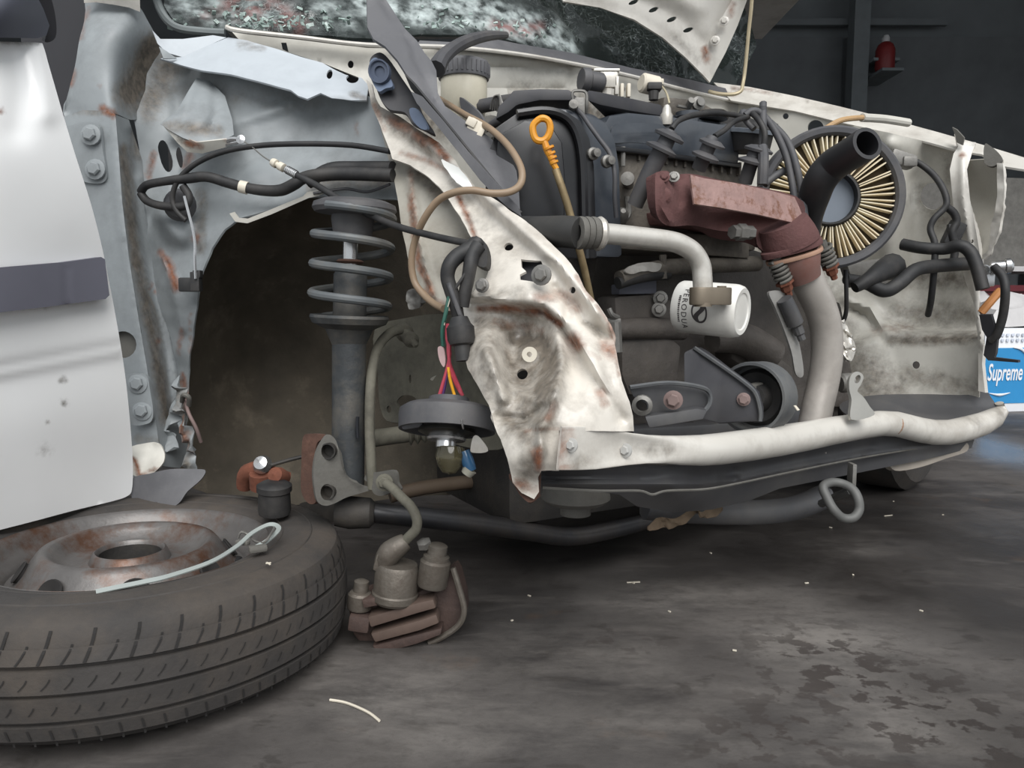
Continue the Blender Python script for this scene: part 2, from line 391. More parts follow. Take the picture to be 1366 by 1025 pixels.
def floor_mat():
    m = bpy.data.materials.new('oily_concrete'); m.use_nodes = True
    n = m.node_tree.nodes; l = m.node_tree.links; b = n['Principled BSDF']
    tc = n.new('ShaderNodeTexCoord')
    def nz(sc, det=6, ro=.6, dist=0, stretch=None):
        k = n.new('ShaderNodeTexNoise'); k.inputs['Scale'].default_value = sc; k.inputs['Detail'].default_value = det
        k.inputs['Roughness'].default_value = ro; k.inputs['Distortion'].default_value = dist
        if stretch:
            mp = n.new('ShaderNodeMapping'); mp.inputs['Scale'].default_value = stretch; mp.inputs['Rotation'].default_value = (0, 0, .6)
            l.new(tc.outputs['Object'], mp.inputs[0]); l.new(mp.outputs[0], k.inputs['Vector'])
        else: l.new(tc.outputs['Object'], k.inputs['Vector'])
        return k.outputs[0]
    def rmp(s, a, c, o0=0., o1=1.):
        r = n.new('ShaderNodeMapRange'); r.inputs[1].default_value = a; r.inputs[2].default_value = c
        r.inputs[3].default_value = o0; r.inputs[4].default_value = o1; l.new(s, r.inputs[0]); return r.outputs[0]
    def mix(f, a, c):
        x = n.new('ShaderNodeMix'); x.data_type = 'RGBA'; l.new(f, x.inputs[0])
        for s, v in ((6, a), (7, c)):
            if isinstance(v, tuple): x.inputs[s].default_value = v
            else: l.new(v, x.inputs[s])
        return x.outputs[2]
    def mul(a, c):
        x = n.new('ShaderNodeMath'); x.operation = 'MULTIPLY'; l.new(a, x.inputs[0]); l.new(c, x.inputs[1]); return x.outputs[0]
    c = mix(rmp(nz(3.0), .35, .65), lin((68, 64, 62)), lin((92, 88, 85)))
    c = mix(rmp(nz(1.6, 7, .65), .46, .60), c, lin((52, 49, 48)))
    c = mix(rmp(nz(5.0, 6, .6, .4, (1, 3.2, 1)), .52, .70, 0, .6), c, lin((106, 101, 97)))
    c = mix(rmp(nz(14, 4, .6, .5, (1, 1.8, 1)), .58, .66, 0, .65), c, lin((52, 48, 45)))
    c = mix(rmp(nz(7, 5), .62, .76, 0, .5), c, lin((96, 74, 56)))
    at_ = n.new('ShaderNodeAttribute'); at_.attribute_name = 'wet'
    blot = rmp(nz(24, 5, .6, .2, (1, 1.2, 1)), .52, .56)
    wet = mul(at_.outputs['Fac'], blot)
    at4 = n.new('ShaderNodeAttribute'); at4.attribute_name = 'dust'
    c = mix(mul(at4.outputs['Fac'], rmp(nz(6, 8, .7, .3, (1, 2.2, 1)), .36, .62)), c, lin((122, 117, 112)))
    c = mix(rmp(nz(48, 6, .75), .50, .75, 0, .55), c, lin((58, 54, 51)))
    c = mix(wet, c, lin((58, 52, 49)))
    at2 = n.new('ShaderNodeAttribute'); at2.attribute_name = 'oil'
    oil = rmp(nz(4, 6, .65), .30, .62, .35, 1.)
    om = mul(at2.outputs['Fac'], oil)
    c = mix(om, c, lin((40, 37, 35)))
    l.new(c, b.inputs['Base Color'])
    rg = n.new('ShaderNodeMix'); rg.data_type = 'FLOAT'; l.new(om, rg.inputs[0]); l.new(rmp(nz(2.2), .35, .65, .55, .8), rg.inputs[2]); rg.inputs[3].default_value = .32
    at3 = n.new('ShaderNodeAttribute'); at3.attribute_name = 'damp'
    r2 = n.new('ShaderNodeMix'); r2.data_type = 'FLOAT'; l.new(at3.outputs['Fac'], r2.inputs[0]); l.new(rg.outputs[0], r2.inputs[2]); r2.inputs[3].default_value = .14
    l.new(r2.outputs[0], b.inputs['Roughness'])
    bp = n.new('ShaderNodeBump'); bp.inputs['Strength'].default_value = .3; bp.inputs['Distance'].default_value = .004
    l.new(nz(40, 8, .7), bp.inputs['Height']); l.new(bp.outputs[0], b.inputs['Normal'])
    return m

# ---------------------------------------------------------------- the setting
def grid_floor():
    X = np.concatenate([np.linspace(-4, -1, 8), np.linspace(-.9, 2.6, 110), np.linspace(2.8, 7, 10)])
    Y = np.concatenate([np.linspace(-3, .5, 8), np.linspace(.55, 3.2, 90), np.linspace(3.4, 7, 10)])
    gx, gy = np.meshgrid(X, Y); nx = len(X)
    V = [(x, y, 0) for x, y in zip(gx.ravel(), gy.ravel())]
    Fc = [(j * nx + i, j * nx + i + 1, (j + 1) * nx + i + 1, (j + 1) * nx + i) for j in range(len(Y) - 1) for i in range(nx - 1)]
    me = bpy.data.meshes.new('floor'); me.from_pydata(V, [], Fc); me.materials.append(floor_mat())
    def blobs(lst):
        v = np.zeros(gx.size)
        for (px_, py_, rx, ry, k) in lst:
            c = floor_at(px_, py_); e = floor_at(px_ + rx, py_); g = floor_at(px_, py_ - ry)
            v = np.maximum(v, k * np.exp(-(((gx.ravel() - c.x) / (e.x - c.x)) ** 2 + ((gy.ravel() - c.y) / (g.y - c.y)) ** 2) ** 1.3))
        return v
    for nm, ls in (('damp', [(1290, 592, 80, 34, 1), (1250, 640, 60, 16, .4)]), ('dust', [(930, 800, 130, 26, 1), (1080, 850, 110, 44, 1), (540, 925, 120, 40, .9), (440, 900, 60, 30, .9), (1180, 960, 120, 50, .8), (760, 880, 160, 40, .5), (1130, 730, 60, 14, .8), (1000, 680, 60, 10, .5), (860, 960, 160, 40, .4), (620, 980, 200, 40, .5)]), ('wet', [(1130, 900, 130, 70, 1), (1250, 960, 160, 90, 1), (1060, 975, 90, 50, .9), (990, 990, 80, 40, .8), (830, 860, 70, 14, .6)]),
                   ('oil', [(1020, 720, 190, 50, 1), (1180, 770, 150, 55, .9), (1260, 700, 160, 50, .8), (640, 740, 180, 40, .8), (1330, 830, 90, 80, .8), (850, 690, 150, 30, .9), (1320, 960, 80, 80, .6)])):
        a = me.attributes.new(nm, 'FLOAT', 'POINT'); a.data.foreach_set('value', blobs(ls).astype(np.float32))
    o = bpy.data.objects.new('floor', me); COL.objects.link(o); o['kind'] = 'structure'; ORG['floor'] = Vector()
    return o
FLOOR = grid_floor()
def struct(name, c, size, m, parent=None):
    o = MB().box(c, size).link(name, m, parent, smooth=False)
    if parent is None: o['kind'] = 'structure'
    return o
wall = struct('wall_back', (1.5, 6.6, 1.6), (9, .12, 3.2), WALLD)
for i in range(6):
    struct('board', (-2.6 + i * 1.5, 6.52, 1.95), (1.46, .03, 1.2), WALLB, wall)
    struct('board', (-2.6 + i * 1.5, 6.52, .62), (1.46, .03, 1.2), WALLB, wall)
p = at(1145, 60, 6.3)
struct('trim_1', (p.x, 6.3, 1.6), (.12, .12, 3.2), mat('column_faint', (108, 113, 115), .8, var=.08))
struct('wall_left', (-3.2, 4.6, 1.6), (.12, 4.2, 3.2), WALLD)
struct('wall_right', (6.0, 4.6, 1.6), (.12, 4.2, 3.2), WALLD)
struct('ceiling', (1.5, 4.4, 3.25), (9.2, 4.4, .1), WALLD)
struct('trim_2', at(1075, 30, 6.42), (2.2, .04, .05), WALLD)

# loose things at the back of the workshop
p = at(1185, 72, 6.15)
r_ = root('red_canister', (p.x, 6.2, p.z - .12), 'small red canister on the dark back wall above the car', 'canister')
MB().lathe((p.x, 6.2, p.z - .12), (0, 0, 1), [(0, 0), (.06, 0), (.07, .03), (.07, .16), (.055, .2), (.03, .22), (0, .22)], 16).link('tank', REDP, r_)
MB().lathe((p.x, 6.2, p.z + .10), (0, 0, 1), [(.028, 0), (.028, .03), (.018, .05), (0, .05)], 12).link('cap', BAGW, r_)
MB().box((p.x, 6.33, p.z - .03), (.2, .32, .02)).box((p.x, 6.27, p.z - .135), (.16, .42, .02)).link('wall_bracket', COLMN, r_)

def carton():
    d = 3.15
    a = floor_at(1308, 551); R = Matrix.Rotation(math.radians(10), 3, 'Z')
    w, dp, h = .62, .34, .35
    ex, ey = R @ Vector((1, 0, 0)), R @ Vector((0, 1, 0))
    c = a + ex * w / 2 + ey * dp / 2 + Vector((0, 0, h / 2))
    r = root('carton', a + ex * w / 2 + ey * dp / 2, 'blue and white printed carton on the floor behind the far headlamp panel', 'box')
    MB().box(c, (w, dp, h), R, .006).link('box', CARW, r)
    MB().box(c - ey * (dp / 2 + .001) + Vector((0, 0, -.022)), (w * .99, .003, h * .66), R).link('blue_label', BLUEB, r)
    def text(s, size, pos, shear, nm, mt, wide=1.0):
        cu = bpy.data.curves.new(nm, 'FONT'); cu.body = s; cu.size = size; cu.shear = shear; cu.offset = size * .012; cu.extrude = .0012; cu.resolution_u = 4
        t = bpy.data.objects.new('t', cu); me = bpy.data.meshes.new_from_object(t); bpy.data.objects.remove(t)
        M = Matrix((ex, Vector((0, 0, 1)), -ey)).transposed()
        b = MB().add([pos + M @ Vector((v.co.x * wide, v.co.y, v.co.z)) for v in me.vertices], [tuple(q.vertices) for q in me.polygons])
        return b.link(nm, mt, r, smooth=False)
    f0 = a - ey * .0045
    text('Supreme', .098, f0 + ex * .016 + Vector((0, 0, .135)), .22, 'lettering', CARW, .47)
    b = MB().tube([f0 + ex * x + Vector((0, 0, z)) for x, z in ((.03, .082), (.08, .074), (.13, .082))], [.001, .006, .001], 6)
    b.tube([f0 + ex * x + Vector((0, 0, z)) for x, z in ((.13, .27), (.17, .262), (.2, .235), (.21, .2))], [.001, .006, .006, .001], 6)
    b.lathe(f0 + ex * .235 + Vector((0, 0, .075)), -ey, [(.0, .0), (.035, 0), (.035, .001), (0, .001)], 20)
    b.link('swoosh_print', CARW, r)
    b = MB()
    for i in range(22):
        for j in range(2): b.box(f0 + ex * (.03 + i * .024) + Vector((0, 0, .300 + j * .022)), (.012, .003, .011), R)
    b.link('printed_dots', mat('carton_dots', (196, 202, 214), .6), r)
    t = c + Vector((0, 0, h / 2))
    b = MB(); N = 14
    V = []; Fc = []
    for j in range(N):
        for i in range(N):
            u, v = i / (N - 1), j / (N - 1)
            e = min(u, 1 - u, v, 1 - v)
            q = t + ex * (u - .5) * w * .9 + ey * (v - .5) * dp * .95
            q.z += .004 + min(e * 1.2, .10) * (1 + noise.noise(Vector((u * 5, v * 5, 1))) * .8) + .012 * abs(noise.noise(Vector((u * 14, v * 14, 3))))
            V.append(q)
    for j in range(N - 1):
        for i in range(N - 1): Fc.append((j * N + i, j * N + i + 1, (j + 1) * N + i + 1, (j + 1) * N + i))
    tag(b.add(V, Fc).link('plastic_bag', BAGW, None), 'crumpled pale plastic bag lying on top of the blue and white carton', 'bag')
    s0 = a + ey * .62 + ex * .02
    s = root('storage_rack', s0 + ex * .5, 'grey storage rack with boards behind the blue and white carton', 'rack')
    for x in (.0, 1.0):
        for y in (0, .3): MB().box(s0 + ex * x + ey * y + Vector((0, 0, .5)), (.03, .03, 1.0), R).link('post', COLMN, s)
    for z in (.10, .62): MB().box(s0 + ex * .5 + ey * .15 + Vector((0, 0, z)), (1.06, .36, .025), R).link('shelf', BAGW if z > .5 else COLMN, s)
    MB().box(s0 + ex * .5 + ey * .12 + Vector((0, 0, .86)), (1.0, .05, .44), R).link('board', SACK, s)
    k0 = s0 + ex * .52 + ey * .13
    k = root('dark_red_crate', k0 + Vector((0, 0, .1125)), 'dark red plastic crate standing on the lower shelf of the grey rack', 'crate')
    b = MB()
    for sx in (-1, 1): b.box(k0 + ex * sx * .33 + Vector((0, 0, .325)), (.02, .26, .42), R)
    for sy in (-1, 1): b.box(k0 + ey * sy * .12 + Vector((0, 0, .325)), (.66, .02, .42), R)
    b.box(k0 + Vector((0, 0, .122)), (.66, .24, .015), R); b.link('body', DKRED, k)
    for sy in (-1, 1): MB().box(k0 + ey * sy * .13 + Vector((0, 0, .525)), (.70, .03, .03), R).link('rim', DKRED, k)
carton()

# ---------------------------------------------------------------- the wrecked car body
CAR = root('wrecked_car', (0.1, 1.9, 0), 'white wrecked hatchback with its nose stripped open over the workshop floor', 'car')

# door, standing ajar
DOOR = panel('door', DOORP, CAR, [(-90, 50), (-40, 54), (20, 56), (52, 57), (58, 62), (66, 90), (82, 145), (100, 205), (120, 268), (136, 330), (149, 395), (160, 455), (168, 510), (174, 570), (177, 620), (176, 652), (170, 662), (150, 669), (100, 681), (40, 697), (-20, 712), (-90, 728)],
    [(-90, 50, .95), (50, 58, 1.065), (-90, 300, .915), (80, 300, 1.06), (148, 395, 1.145), (-90, 480, .91), (160, 460, 1.155), (60, 560, 1.05), (177, 620, 1.195), (-90, 720, .935), (60, 690, 1.065), (0, 200, .985)],
    step=7, curve=True, ridges=[([(-90, 500), (0, 487), (165, 457)], 9, .008, 60), ([(-90, 512), (0, 498), (166, 467)], 8, -.005), ([(42, 60), (56, 110), (62, 150)], 16, -.006), ([(26, 58), (30, 120), (22, 170)], 22, .005)], thick=.003, rust=[([(2, 148)], 5, 1)], dirt_shade=[([(84, 507)], 5, .8), ([(85, 537)], 5, .8), ([(63, 565)], 3, .9), ([(60, 602)], 12, .35), ([(60, 412)], 5, .3), ([(0, 56), (52, 58)], 2.5, .5)], crumple=.0006, cscale=4)
t_ = panel('door_trim_strip', TRIMG, DOOR, [(-90, 366), (0, 357), (85, 350), (135, 343), (140, 346), (146, 394), (141, 399), (60, 410), (0, 417), (-90, 427)], [(-90, 366, .897), (0, 357, .967), (140, 346, 1.117), (-90, 427, .896), (0, 417, .965), (146, 395, 1.12)],
    step=7, curve=False, thick=.012, ridges=[([(88, 345), (90, 410)], 2.0, .002)], label='grey rubbing strip')
panel('door_sill_edge', CHASSIS, DOOR, [(-90, 728), (0, 706), (60, 692), (120, 677), (170, 664), (178, 672), (150, 684), (100, 695), (20, 714), (-90, 744)], [(-90, 728, .945), (0, 706, 1.015), (170, 664, 1.205), (100, 695, 1.12), (-90, 744, .95)], step=9, thick=.01)
MIR = panel('mirror_sail', GLASSY, DOOR, [(-90, -60), (20, -60), (44, -15), (58, 12), (66, 34), (62, 47), (50, 51), (-90, 49)], [(-90, -60, .97), (20, -60, 1.02), (66, 34, 1.075), (-90, 49, .945), (10, 10, .99)], thick=.02, step=9, curve=False, bumps=[(10, 10, 40, 40, -.008)])
panel('sail_seal', SEAL, DOOR, [(20, -70), (40, -70), (64, -15), (74, 22), (74, 50), (60, 56), (64, 36), (57, 12), (43, -16)], [(30, -60, 1.035), (70, 30, 1.085), (60, 50, 1.085), (50, 0, 1.065)], thick=.015, step=6, label='black rubber seal')
# dark door aperture and cabin
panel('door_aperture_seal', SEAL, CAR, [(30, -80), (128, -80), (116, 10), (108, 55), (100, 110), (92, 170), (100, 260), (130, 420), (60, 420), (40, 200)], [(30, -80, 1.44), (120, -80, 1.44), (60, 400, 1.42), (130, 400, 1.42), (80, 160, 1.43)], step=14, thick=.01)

# A-pillar
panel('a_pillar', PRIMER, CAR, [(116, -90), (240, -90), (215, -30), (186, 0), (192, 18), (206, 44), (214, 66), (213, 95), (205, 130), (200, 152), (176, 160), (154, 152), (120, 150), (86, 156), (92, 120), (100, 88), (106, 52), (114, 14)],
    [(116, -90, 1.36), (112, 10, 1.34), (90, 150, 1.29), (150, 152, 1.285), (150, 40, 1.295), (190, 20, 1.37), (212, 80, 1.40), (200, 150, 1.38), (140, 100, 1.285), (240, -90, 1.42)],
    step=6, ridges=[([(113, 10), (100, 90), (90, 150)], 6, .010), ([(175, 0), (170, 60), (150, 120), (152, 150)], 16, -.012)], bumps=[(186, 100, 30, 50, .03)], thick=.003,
    rust=[([(118, 12), (108, 50)], 5, .55), ([(97, 95), (92, 112)], 6, .7), ([(133, 115)], 4, .6), ([(138, 145), (150, 152)], 7, 1)], dirt_shade=[([(206, 60), (192, 90), (172, 125)], 20, 1), ([(200, 90), (196, 150)], 12, .8), ([(160, 135), (190, 150)], 14, .5)])  # dark strokes paint the deep shade along the pillar's inner side
panel('pillar_skin', PAINT, CAR, [(108, -90), (184, -90), (187, 16), (172, 10), (150, 6), (128, 3), (112, 4)], [(108, -90, 1.325), (184, -90, 1.345), (187, 16, 1.335), (112, 4, 1.315), (150, -20, 1.30)], step=6, thick=.004, curve=False, rust=[([(112, 6), (130, 6)], 4, .5)])
# hinge pillar and its plates
HP = panel('hinge_pillar', PRIMER, CAR, [(78, 158), (110, 147), (148, 148), (154, 153), (158, 200), (163, 270), (172, 345), (184, 420), (196, 490), (206, 550), (213, 600), (216, 622), (196, 634), (168, 640), (150, 620), (150, 500), (120, 360), (92, 250)],
    [(78, 158, 1.28), (154, 153, 1.27), (160, 260, 1.262), (100, 260, 1.27), (184, 420, 1.25), (130, 400, 1.262), (206, 550, 1.243), (160, 560, 1.255), (216, 622, 1.243), (160, 630, 1.25)],
    step=6, curve=False, thick=.003, holes=[ell(164, 460, 18)], ridges=[([(150, 150), (158, 270), (180, 420), (203, 560)], 4, -.004)], rust=[([(140, 148), (152, 154)], 5, .9), ([(178, 620), (190, 632), (205, 622)], 4, .9)], dirt_shade=[([(100, 150), (140, 148)], 6, .5), ([(185, 585), (210, 588)], 8, .5)])
panel('hole_plug', KNUCK, HP, ell(164, 460, 19), [(140, 440, 1.268), (190, 440, 1.264), (164, 490, 1.262)], step=5, thick=.003, curve=False, label='taupe rubber plug')
panel('hinge_pillar_side', PRIMER, CAR, [(154, 153), (172, 160), (190, 215), (193, 280), (206, 340), (222, 400), (236, 470), (246, 540), (252, 590), (262, 600), (240, 625), (217, 622), (213, 598), (206, 550), (196, 490), (184, 420), (172, 345), (163, 270), (158, 200)],
    [(154, 153, 1.272), (172, 160, 1.32), (163, 270, 1.264), (193, 280, 1.34), (184, 420, 1.252), (222, 400, 1.34), (206, 550, 1.245), (248, 550, 1.34), (217, 622, 1.245), (256, 600, 1.34)],
    step=4, curve=False, thick=.003, ridges=[([(176, 180), (186, 280), (205, 380), (222, 470), (232, 560)], 7, .012), ([(185, 240), (200, 340), (226, 450), (240, 540)], 7, -.010)],
    rust=[([(208, 390)], 4, .6), ([(211, 455)], 5, .8), ([(203, 378), (200, 386)], 3, .5)], dirt_shade=[([(165, 200), (178, 330), (205, 450), (222, 560)], 10, .75), ([(190, 165), (186, 200)], 14, .7)])
for nm, ol, dd in (('hinge_plate', [(84, 172), (97, 167), (110, 163), (126, 164), (133, 170), (137, 200), (142, 228), (141, 240), (132, 245), (114, 243), (104, 236), (90, 200)], 1.262), ('hinge_plate', [(166, 503), (188, 499), (197, 504), (200, 520), (204, 545), (203, 560), (195, 566), (176, 566), (168, 540)], 1.236)):
    q = panel(nm, PRIMER, CAR, ol, [(80, 170, dd + .004), (210, 170, dd - .006), (80, 560, dd + .004), (210, 566, dd - .006)], step=5, thick=.006, label='door hinge plate with two bolts')
    for (x, y) in (((121, 180), (127, 226)) if dd > 1.25 else ((184, 512), (190, 548))):
        bolt(q, PRIMER, x, y, dd - .004, 9, (-.05, -1, .1))
# inner wing with the torn wheel arch edge
panel('inner_wing', PRIMER, CAR, [(196, 60), (240, 76), (300, 92), (350, 104), (400, 122), (440, 128), (490, 128), (506, 150), (516, 190), (530, 240), (534, 266), (500, 266), (440, 262), (408, 262), (360, 280), (318, 292), (300, 306), (282, 332), (270, 362), (262, 400), (256, 450), (252, 500), (250, 560), (246, 575), (240, 520), (232, 470), (218, 420), (204, 375), (194, 330), (188, 270), (184, 200), (178, 160), (194, 120)],
    [(196, 60, 1.40), (240, 100, 1.42), (300, 92, 1.36), (440, 128, 1.33), (506, 150, 1.27), (534, 260, 1.22), (440, 262, 1.24), (330, 287, 1.25), (262, 400, 1.27), (250, 560, 1.30), (240, 520, 1.33), (218, 420, 1.32), (188, 270, 1.34), (178, 160, 1.345), (300, 180, 1.33), (400, 190, 1.32), (350, 230, 1.30), (240, 330, 1.30), (230, 200, 1.37), (470, 200, 1.29)],
    step=6, curve=False, thick=.003, crumple=.006, cscale=12, ridges=[([(310, 165), (390, 140)], 7, -.008), ([(340, 235), (400, 215), (500, 205)], 16, -.014), ([(262, 400), (270, 362), (284, 332), (305, 305), (320, 293), (360, 281), (408, 262)], 5, -.007), ([(200, 290), (230, 330), (262, 335)], 12, .012), ([(235, 130), (238, 180)], 6, -.008), ([(215, 345), (235, 375), (240, 440)], 6, -.012), ([(215, 290), (245, 320), (252, 300)], 9, -.014), ([(240, 200), (242, 260)], 12, .014)],
    bumps=[(228, 300, 22, 26, -.018), (262, 255, 12, 24, .02)], holes=[ell(222, 208, 9, 22, -10), ell(241, 210, 4, 14, -5)],
    rust=[([(214, 338), (226, 352), (236, 375), (238, 385)], 6, 1), ([(262, 318)], 7, .9), ([(248, 222), (256, 206)], 7, .7), ([(204, 205), (196, 235)], 6, .8), ([(240, 440), (240, 470)], 4, .7), ([(245, 500), (250, 545)], 5, .9), ([(476, 165), (478, 180)], 4, .4), ([(252, 420), (254, 470)], 3, .5)],
    dirt_shade=[([(225, 90), (200, 140)], 24, .6), ([(250, 120), (420, 140)], 20, .25), ([(268, 260), (268, 330)], 12, .45), ([(240, 510), (248, 560)], 10, .5), ([(420, 245), (520, 240)], 14, .6)])
panel('torn_flap', PRIMER, CAR, [(213, 165), (236, 148), (252, 120), (262, 104), (280, 108), (300, 128), (310, 160), (312, 180), (296, 188), (266, 192), (244, 184), (226, 174)], [(213, 165, 1.26), (262, 104, 1.36), (300, 128, 1.33), (312, 180, 1.27), (260, 190, 1.24), (262, 160, 1.25)], step=5, curve=False, thick=.003, ridges=[([(258, 112), (246, 150), (216, 165)], 5, -.008), ([(285, 110), (288, 150), (280, 170)], 5, .008)], dirt_shade=[([(225, 168), (290, 175)], 10, .6)])
panel('flap_lip', BAYP, CAR, [(216, 166), (232, 176), (262, 190), (300, 186), (318, 186), (316, 192), (296, 198), (270, 205), (250, 203), (238, 192)], [(216, 166, 1.258), (262, 190, 1.238), (318, 186, 1.26), (260, 205, 1.25), (316, 192, 1.265)], step=4, curve=False, thick=.003, rust=[([(250, 190), (268, 196)], 5, .9), ([(300, 188), (312, 190)], 3, .5)], dirt_shade=[([(240, 186), (256, 194)], 5, .7)])
MB().tube([at(300, 189, 1.26), at(309, 186, 1.255), at(318, 186, 1.25)], .004, 8).tube([at(302, 193, 1.26), at(318, 190, 1.25)], .003, 8).lathe(at(322, 187, 1.25), (0, -1, .1), [(0, 0), (.007, 0), (.007, .004), (0, .006)], 12).link('cable_clip', STEEL, CAR)
panel('arch_lip', BAYP, CAR, [(306, 285), (312, 283), (318, 291), (330, 292), (360, 280), (384, 270), (404, 262), (410, 256), (424, 254), (432, 258), (424, 262), (412, 264), (362, 286), (330, 298), (314, 296)], [(306, 285, 1.235), (330, 293, 1.235), (410, 258, 1.225), (432, 258, 1.225), (360, 284, 1.23)], step=4, thick=.004, curve=False)
panel('sill_shield', PLG, CAR, [(176, 640), (200, 632), (228, 626), (260, 626), (274, 628), (268, 640), (250, 656), (238, 672), (220, 680), (196, 678), (178, 672)], [(176, 640, 1.2), (228, 626, 1.19), (274, 628, 1.2), (220, 680, 1.18), (178, 672, 1.2)], step=6, thick=.006, dirt_shade=[([(205, 650), (225, 665)], 9, .5)], label='torn dark plastic sill shield')
panel('sill_end', BAYP, CAR, [(170, 600), (182, 594), (206, 592), (216, 600), (222, 612), (214, 624), (198, 634), (178, 632), (168, 622)], [(170, 600, 1.225), (216, 600, 1.22), (198, 634, 1.215), (168, 622, 1.22)], step=5, thick=.004, rust=[([(178, 610), (190, 634)], 4, 1), ([(190, 633), (214, 622)], 3, .8)], crumple=.008, cscale=30)
panel('crumpled_seam', PRIMER, CAR, [(240, 500), (248, 540), (256, 570), (262, 600), (266, 626), (256, 628), (246, 600), (236, 580), (230, 566), (226, 572), (238, 598), (226, 596), (218, 575), (228, 545)], [(240, 500, 1.29), (266, 626, 1.26), (226, 596, 1.27), (228, 545, 1.28), (256, 570, 1.255)], step=5, thick=.003, crumple=.02, cscale=40, rust=[([(246, 560), (250, 585)], 5, 1), ([(246, 597), (258, 600)], 4, .9), ([(226, 606)], 4, .6)], dirt_shade=[([(240, 520), (256, 620)], 8, .6)])
wire('torn_bracket', BOLTR, CAR, [(247, 534, 1.27), (252, 552, 1.25), (262, 572, 1.25), (268, 590, 1.26)], .003)
MB().tube([at(243, 536, 1.27), at(245, 527, 1.25), at(252, 531, 1.25), at(252, 541, 1.26)], .004, 8).link('clip_ring', KNUCK, CAR)

# pale wing flange under the windscreen corner
panel('wing_flange', FLANGE, CAR, [(213, 78), (244, 76), (286, 57), (303, 50), (330, 54), (372, 66), (402, 76), (430, 84), (444, 92), (462, 100), (482, 104), (492, 114), (488, 134), (468, 134), (442, 131), (428, 124), (410, 132), (398, 128), (388, 120), (350, 110), (306, 99), (270, 94), (240, 86)],
    [(213, 78, 1.37), (303, 50, 1.40), (430, 84, 1.36), (492, 114, 1.30), (488, 134, 1.27), (410, 132, 1.27), (306, 99, 1.30), (240, 86, 1.35), (360, 85, 1.335)], step=5, curve=False, thick=.003, holes=[ell(440, 99, 4, 6), ell(470, 105, 8, 6)], ridges=[([(303, 52), (430, 86), (470, 112)], 10, .006), ([(380, 118), (470, 128)], 5, -.006)], bumps=[(455, 115, 26, 16, -.010)], dirt_shade=[([(320, 60), (350, 64)], 8, .4), ([(470, 125), (486, 132)], 6, .5)], crumple=.003, cscale=14)
panel('screen_corner_patch', FLANGE, CAR, [(203, 40), (214, 52), (244, 52), (284, 47), (302, 50), (286, 57), (246, 77), (222, 70), (210, 58)], [(203, 40, 1.38), (302, 50, 1.405), (246, 77, 1.375), (222, 70, 1.37)], step=5, thick=.003, curve=False)
panel('drip_flap', PRIMER, CAR, [(212, 62), (222, 68), (236, 78), (218, 78)], [(212, 62, 1.35), (222, 68, 1.35), (236, 78, 1.36), (218, 78, 1.34)], step=4, thick=.002, curve=False)

# cowl, firewall and the windscreen in its frame
COWL = panel('firewall', BAYP, CAR, [(302, 34), (308, 42), (400, 53), (490, 64), (600, 66), (690, 75), (770, 89), (840, 104), (910, 121), (965, 134), (1000, 140), (1010, 290), (900, 330), (700, 330), (560, 300), (520, 190), (500, 128), (480, 104), (430, 84), (372, 66), (318, 52)],
    [(302, 34, 1.42), (490, 64, 1.50), (690, 75, 1.65), (840, 104, 1.82), (1000, 140, 2.02), (1010, 290, 2.05), (900, 330, 1.95), (700, 330, 1.75), (540, 250, 1.55), (430, 84, 1.46), (700, 110, 1.67), (880, 160, 1.9)], step=8, curve=False, thick=.003,
    ridges=[([(590, 88), (760, 92), (762, 118), (590, 116)], 5, .010), ([(330, 62), (480, 92)], 12, .008)], bumps=[(700, 104, 55, 13, .012)], holes=[[(375, 57), (382, 57), (385, 70), (377, 66)], ell(468, 86, 4, 5), ell(830, 120, 4, 6)], dirt_shade=[([(600, 78), (760, 100), (900, 135)], 5, .25), ([(700, 140), (900, 180)], 30, .8), ([(560, 150), (640, 180)], 30, .7)], rust=[([(345, 48)], 5, .3)])
MB().tube([at(*p) for p in [(302, 36, 1.40), (320, 41, 1.40), (400, 50, 1.43), (490, 60, 1.48), (600, 63, 1.56), (690, 72, 1.63), (770, 86, 1.72), (840, 101, 1.80), (910, 119, 1.89), (965, 132, 1.97), (1002, 139, 2.01)]], .0042, 8, 6).link('cowl_lip', PAINT, COWL, label='bright white folded cowl edge')
b = MB()
for i in range(17):
    x = 655 + i * 5.8; b.box(at(x, 101 + i * .35, 1.655 + i * .006), (.0035 + .002 * (i % 3), .002, .009 - .003 * (i % 2)), None)
b.link('chassis_stamping', mat('stamp_shade', (150, 146, 138), .6), COWL, smooth=False)
panel('cowl_strip', PLG, CAR, [(560, 54), (600, 56), (660, 52), (690, 58), (760, 70), (840, 90), (920, 106), (985, 122), (1000, 136), (965, 130), (910, 117), (840, 99), (770, 84), (690, 70), (600, 61), (555, 60)], [(560, 54, 1.56), (660, 50, 1.64), (840, 85, 1.84), (985, 120, 2.03), (690, 72, 1.63), (910, 118, 1.9), (600, 62, 1.56)], step=6, thick=.004, curve=False, label='dark grey cowl strip below the glass')

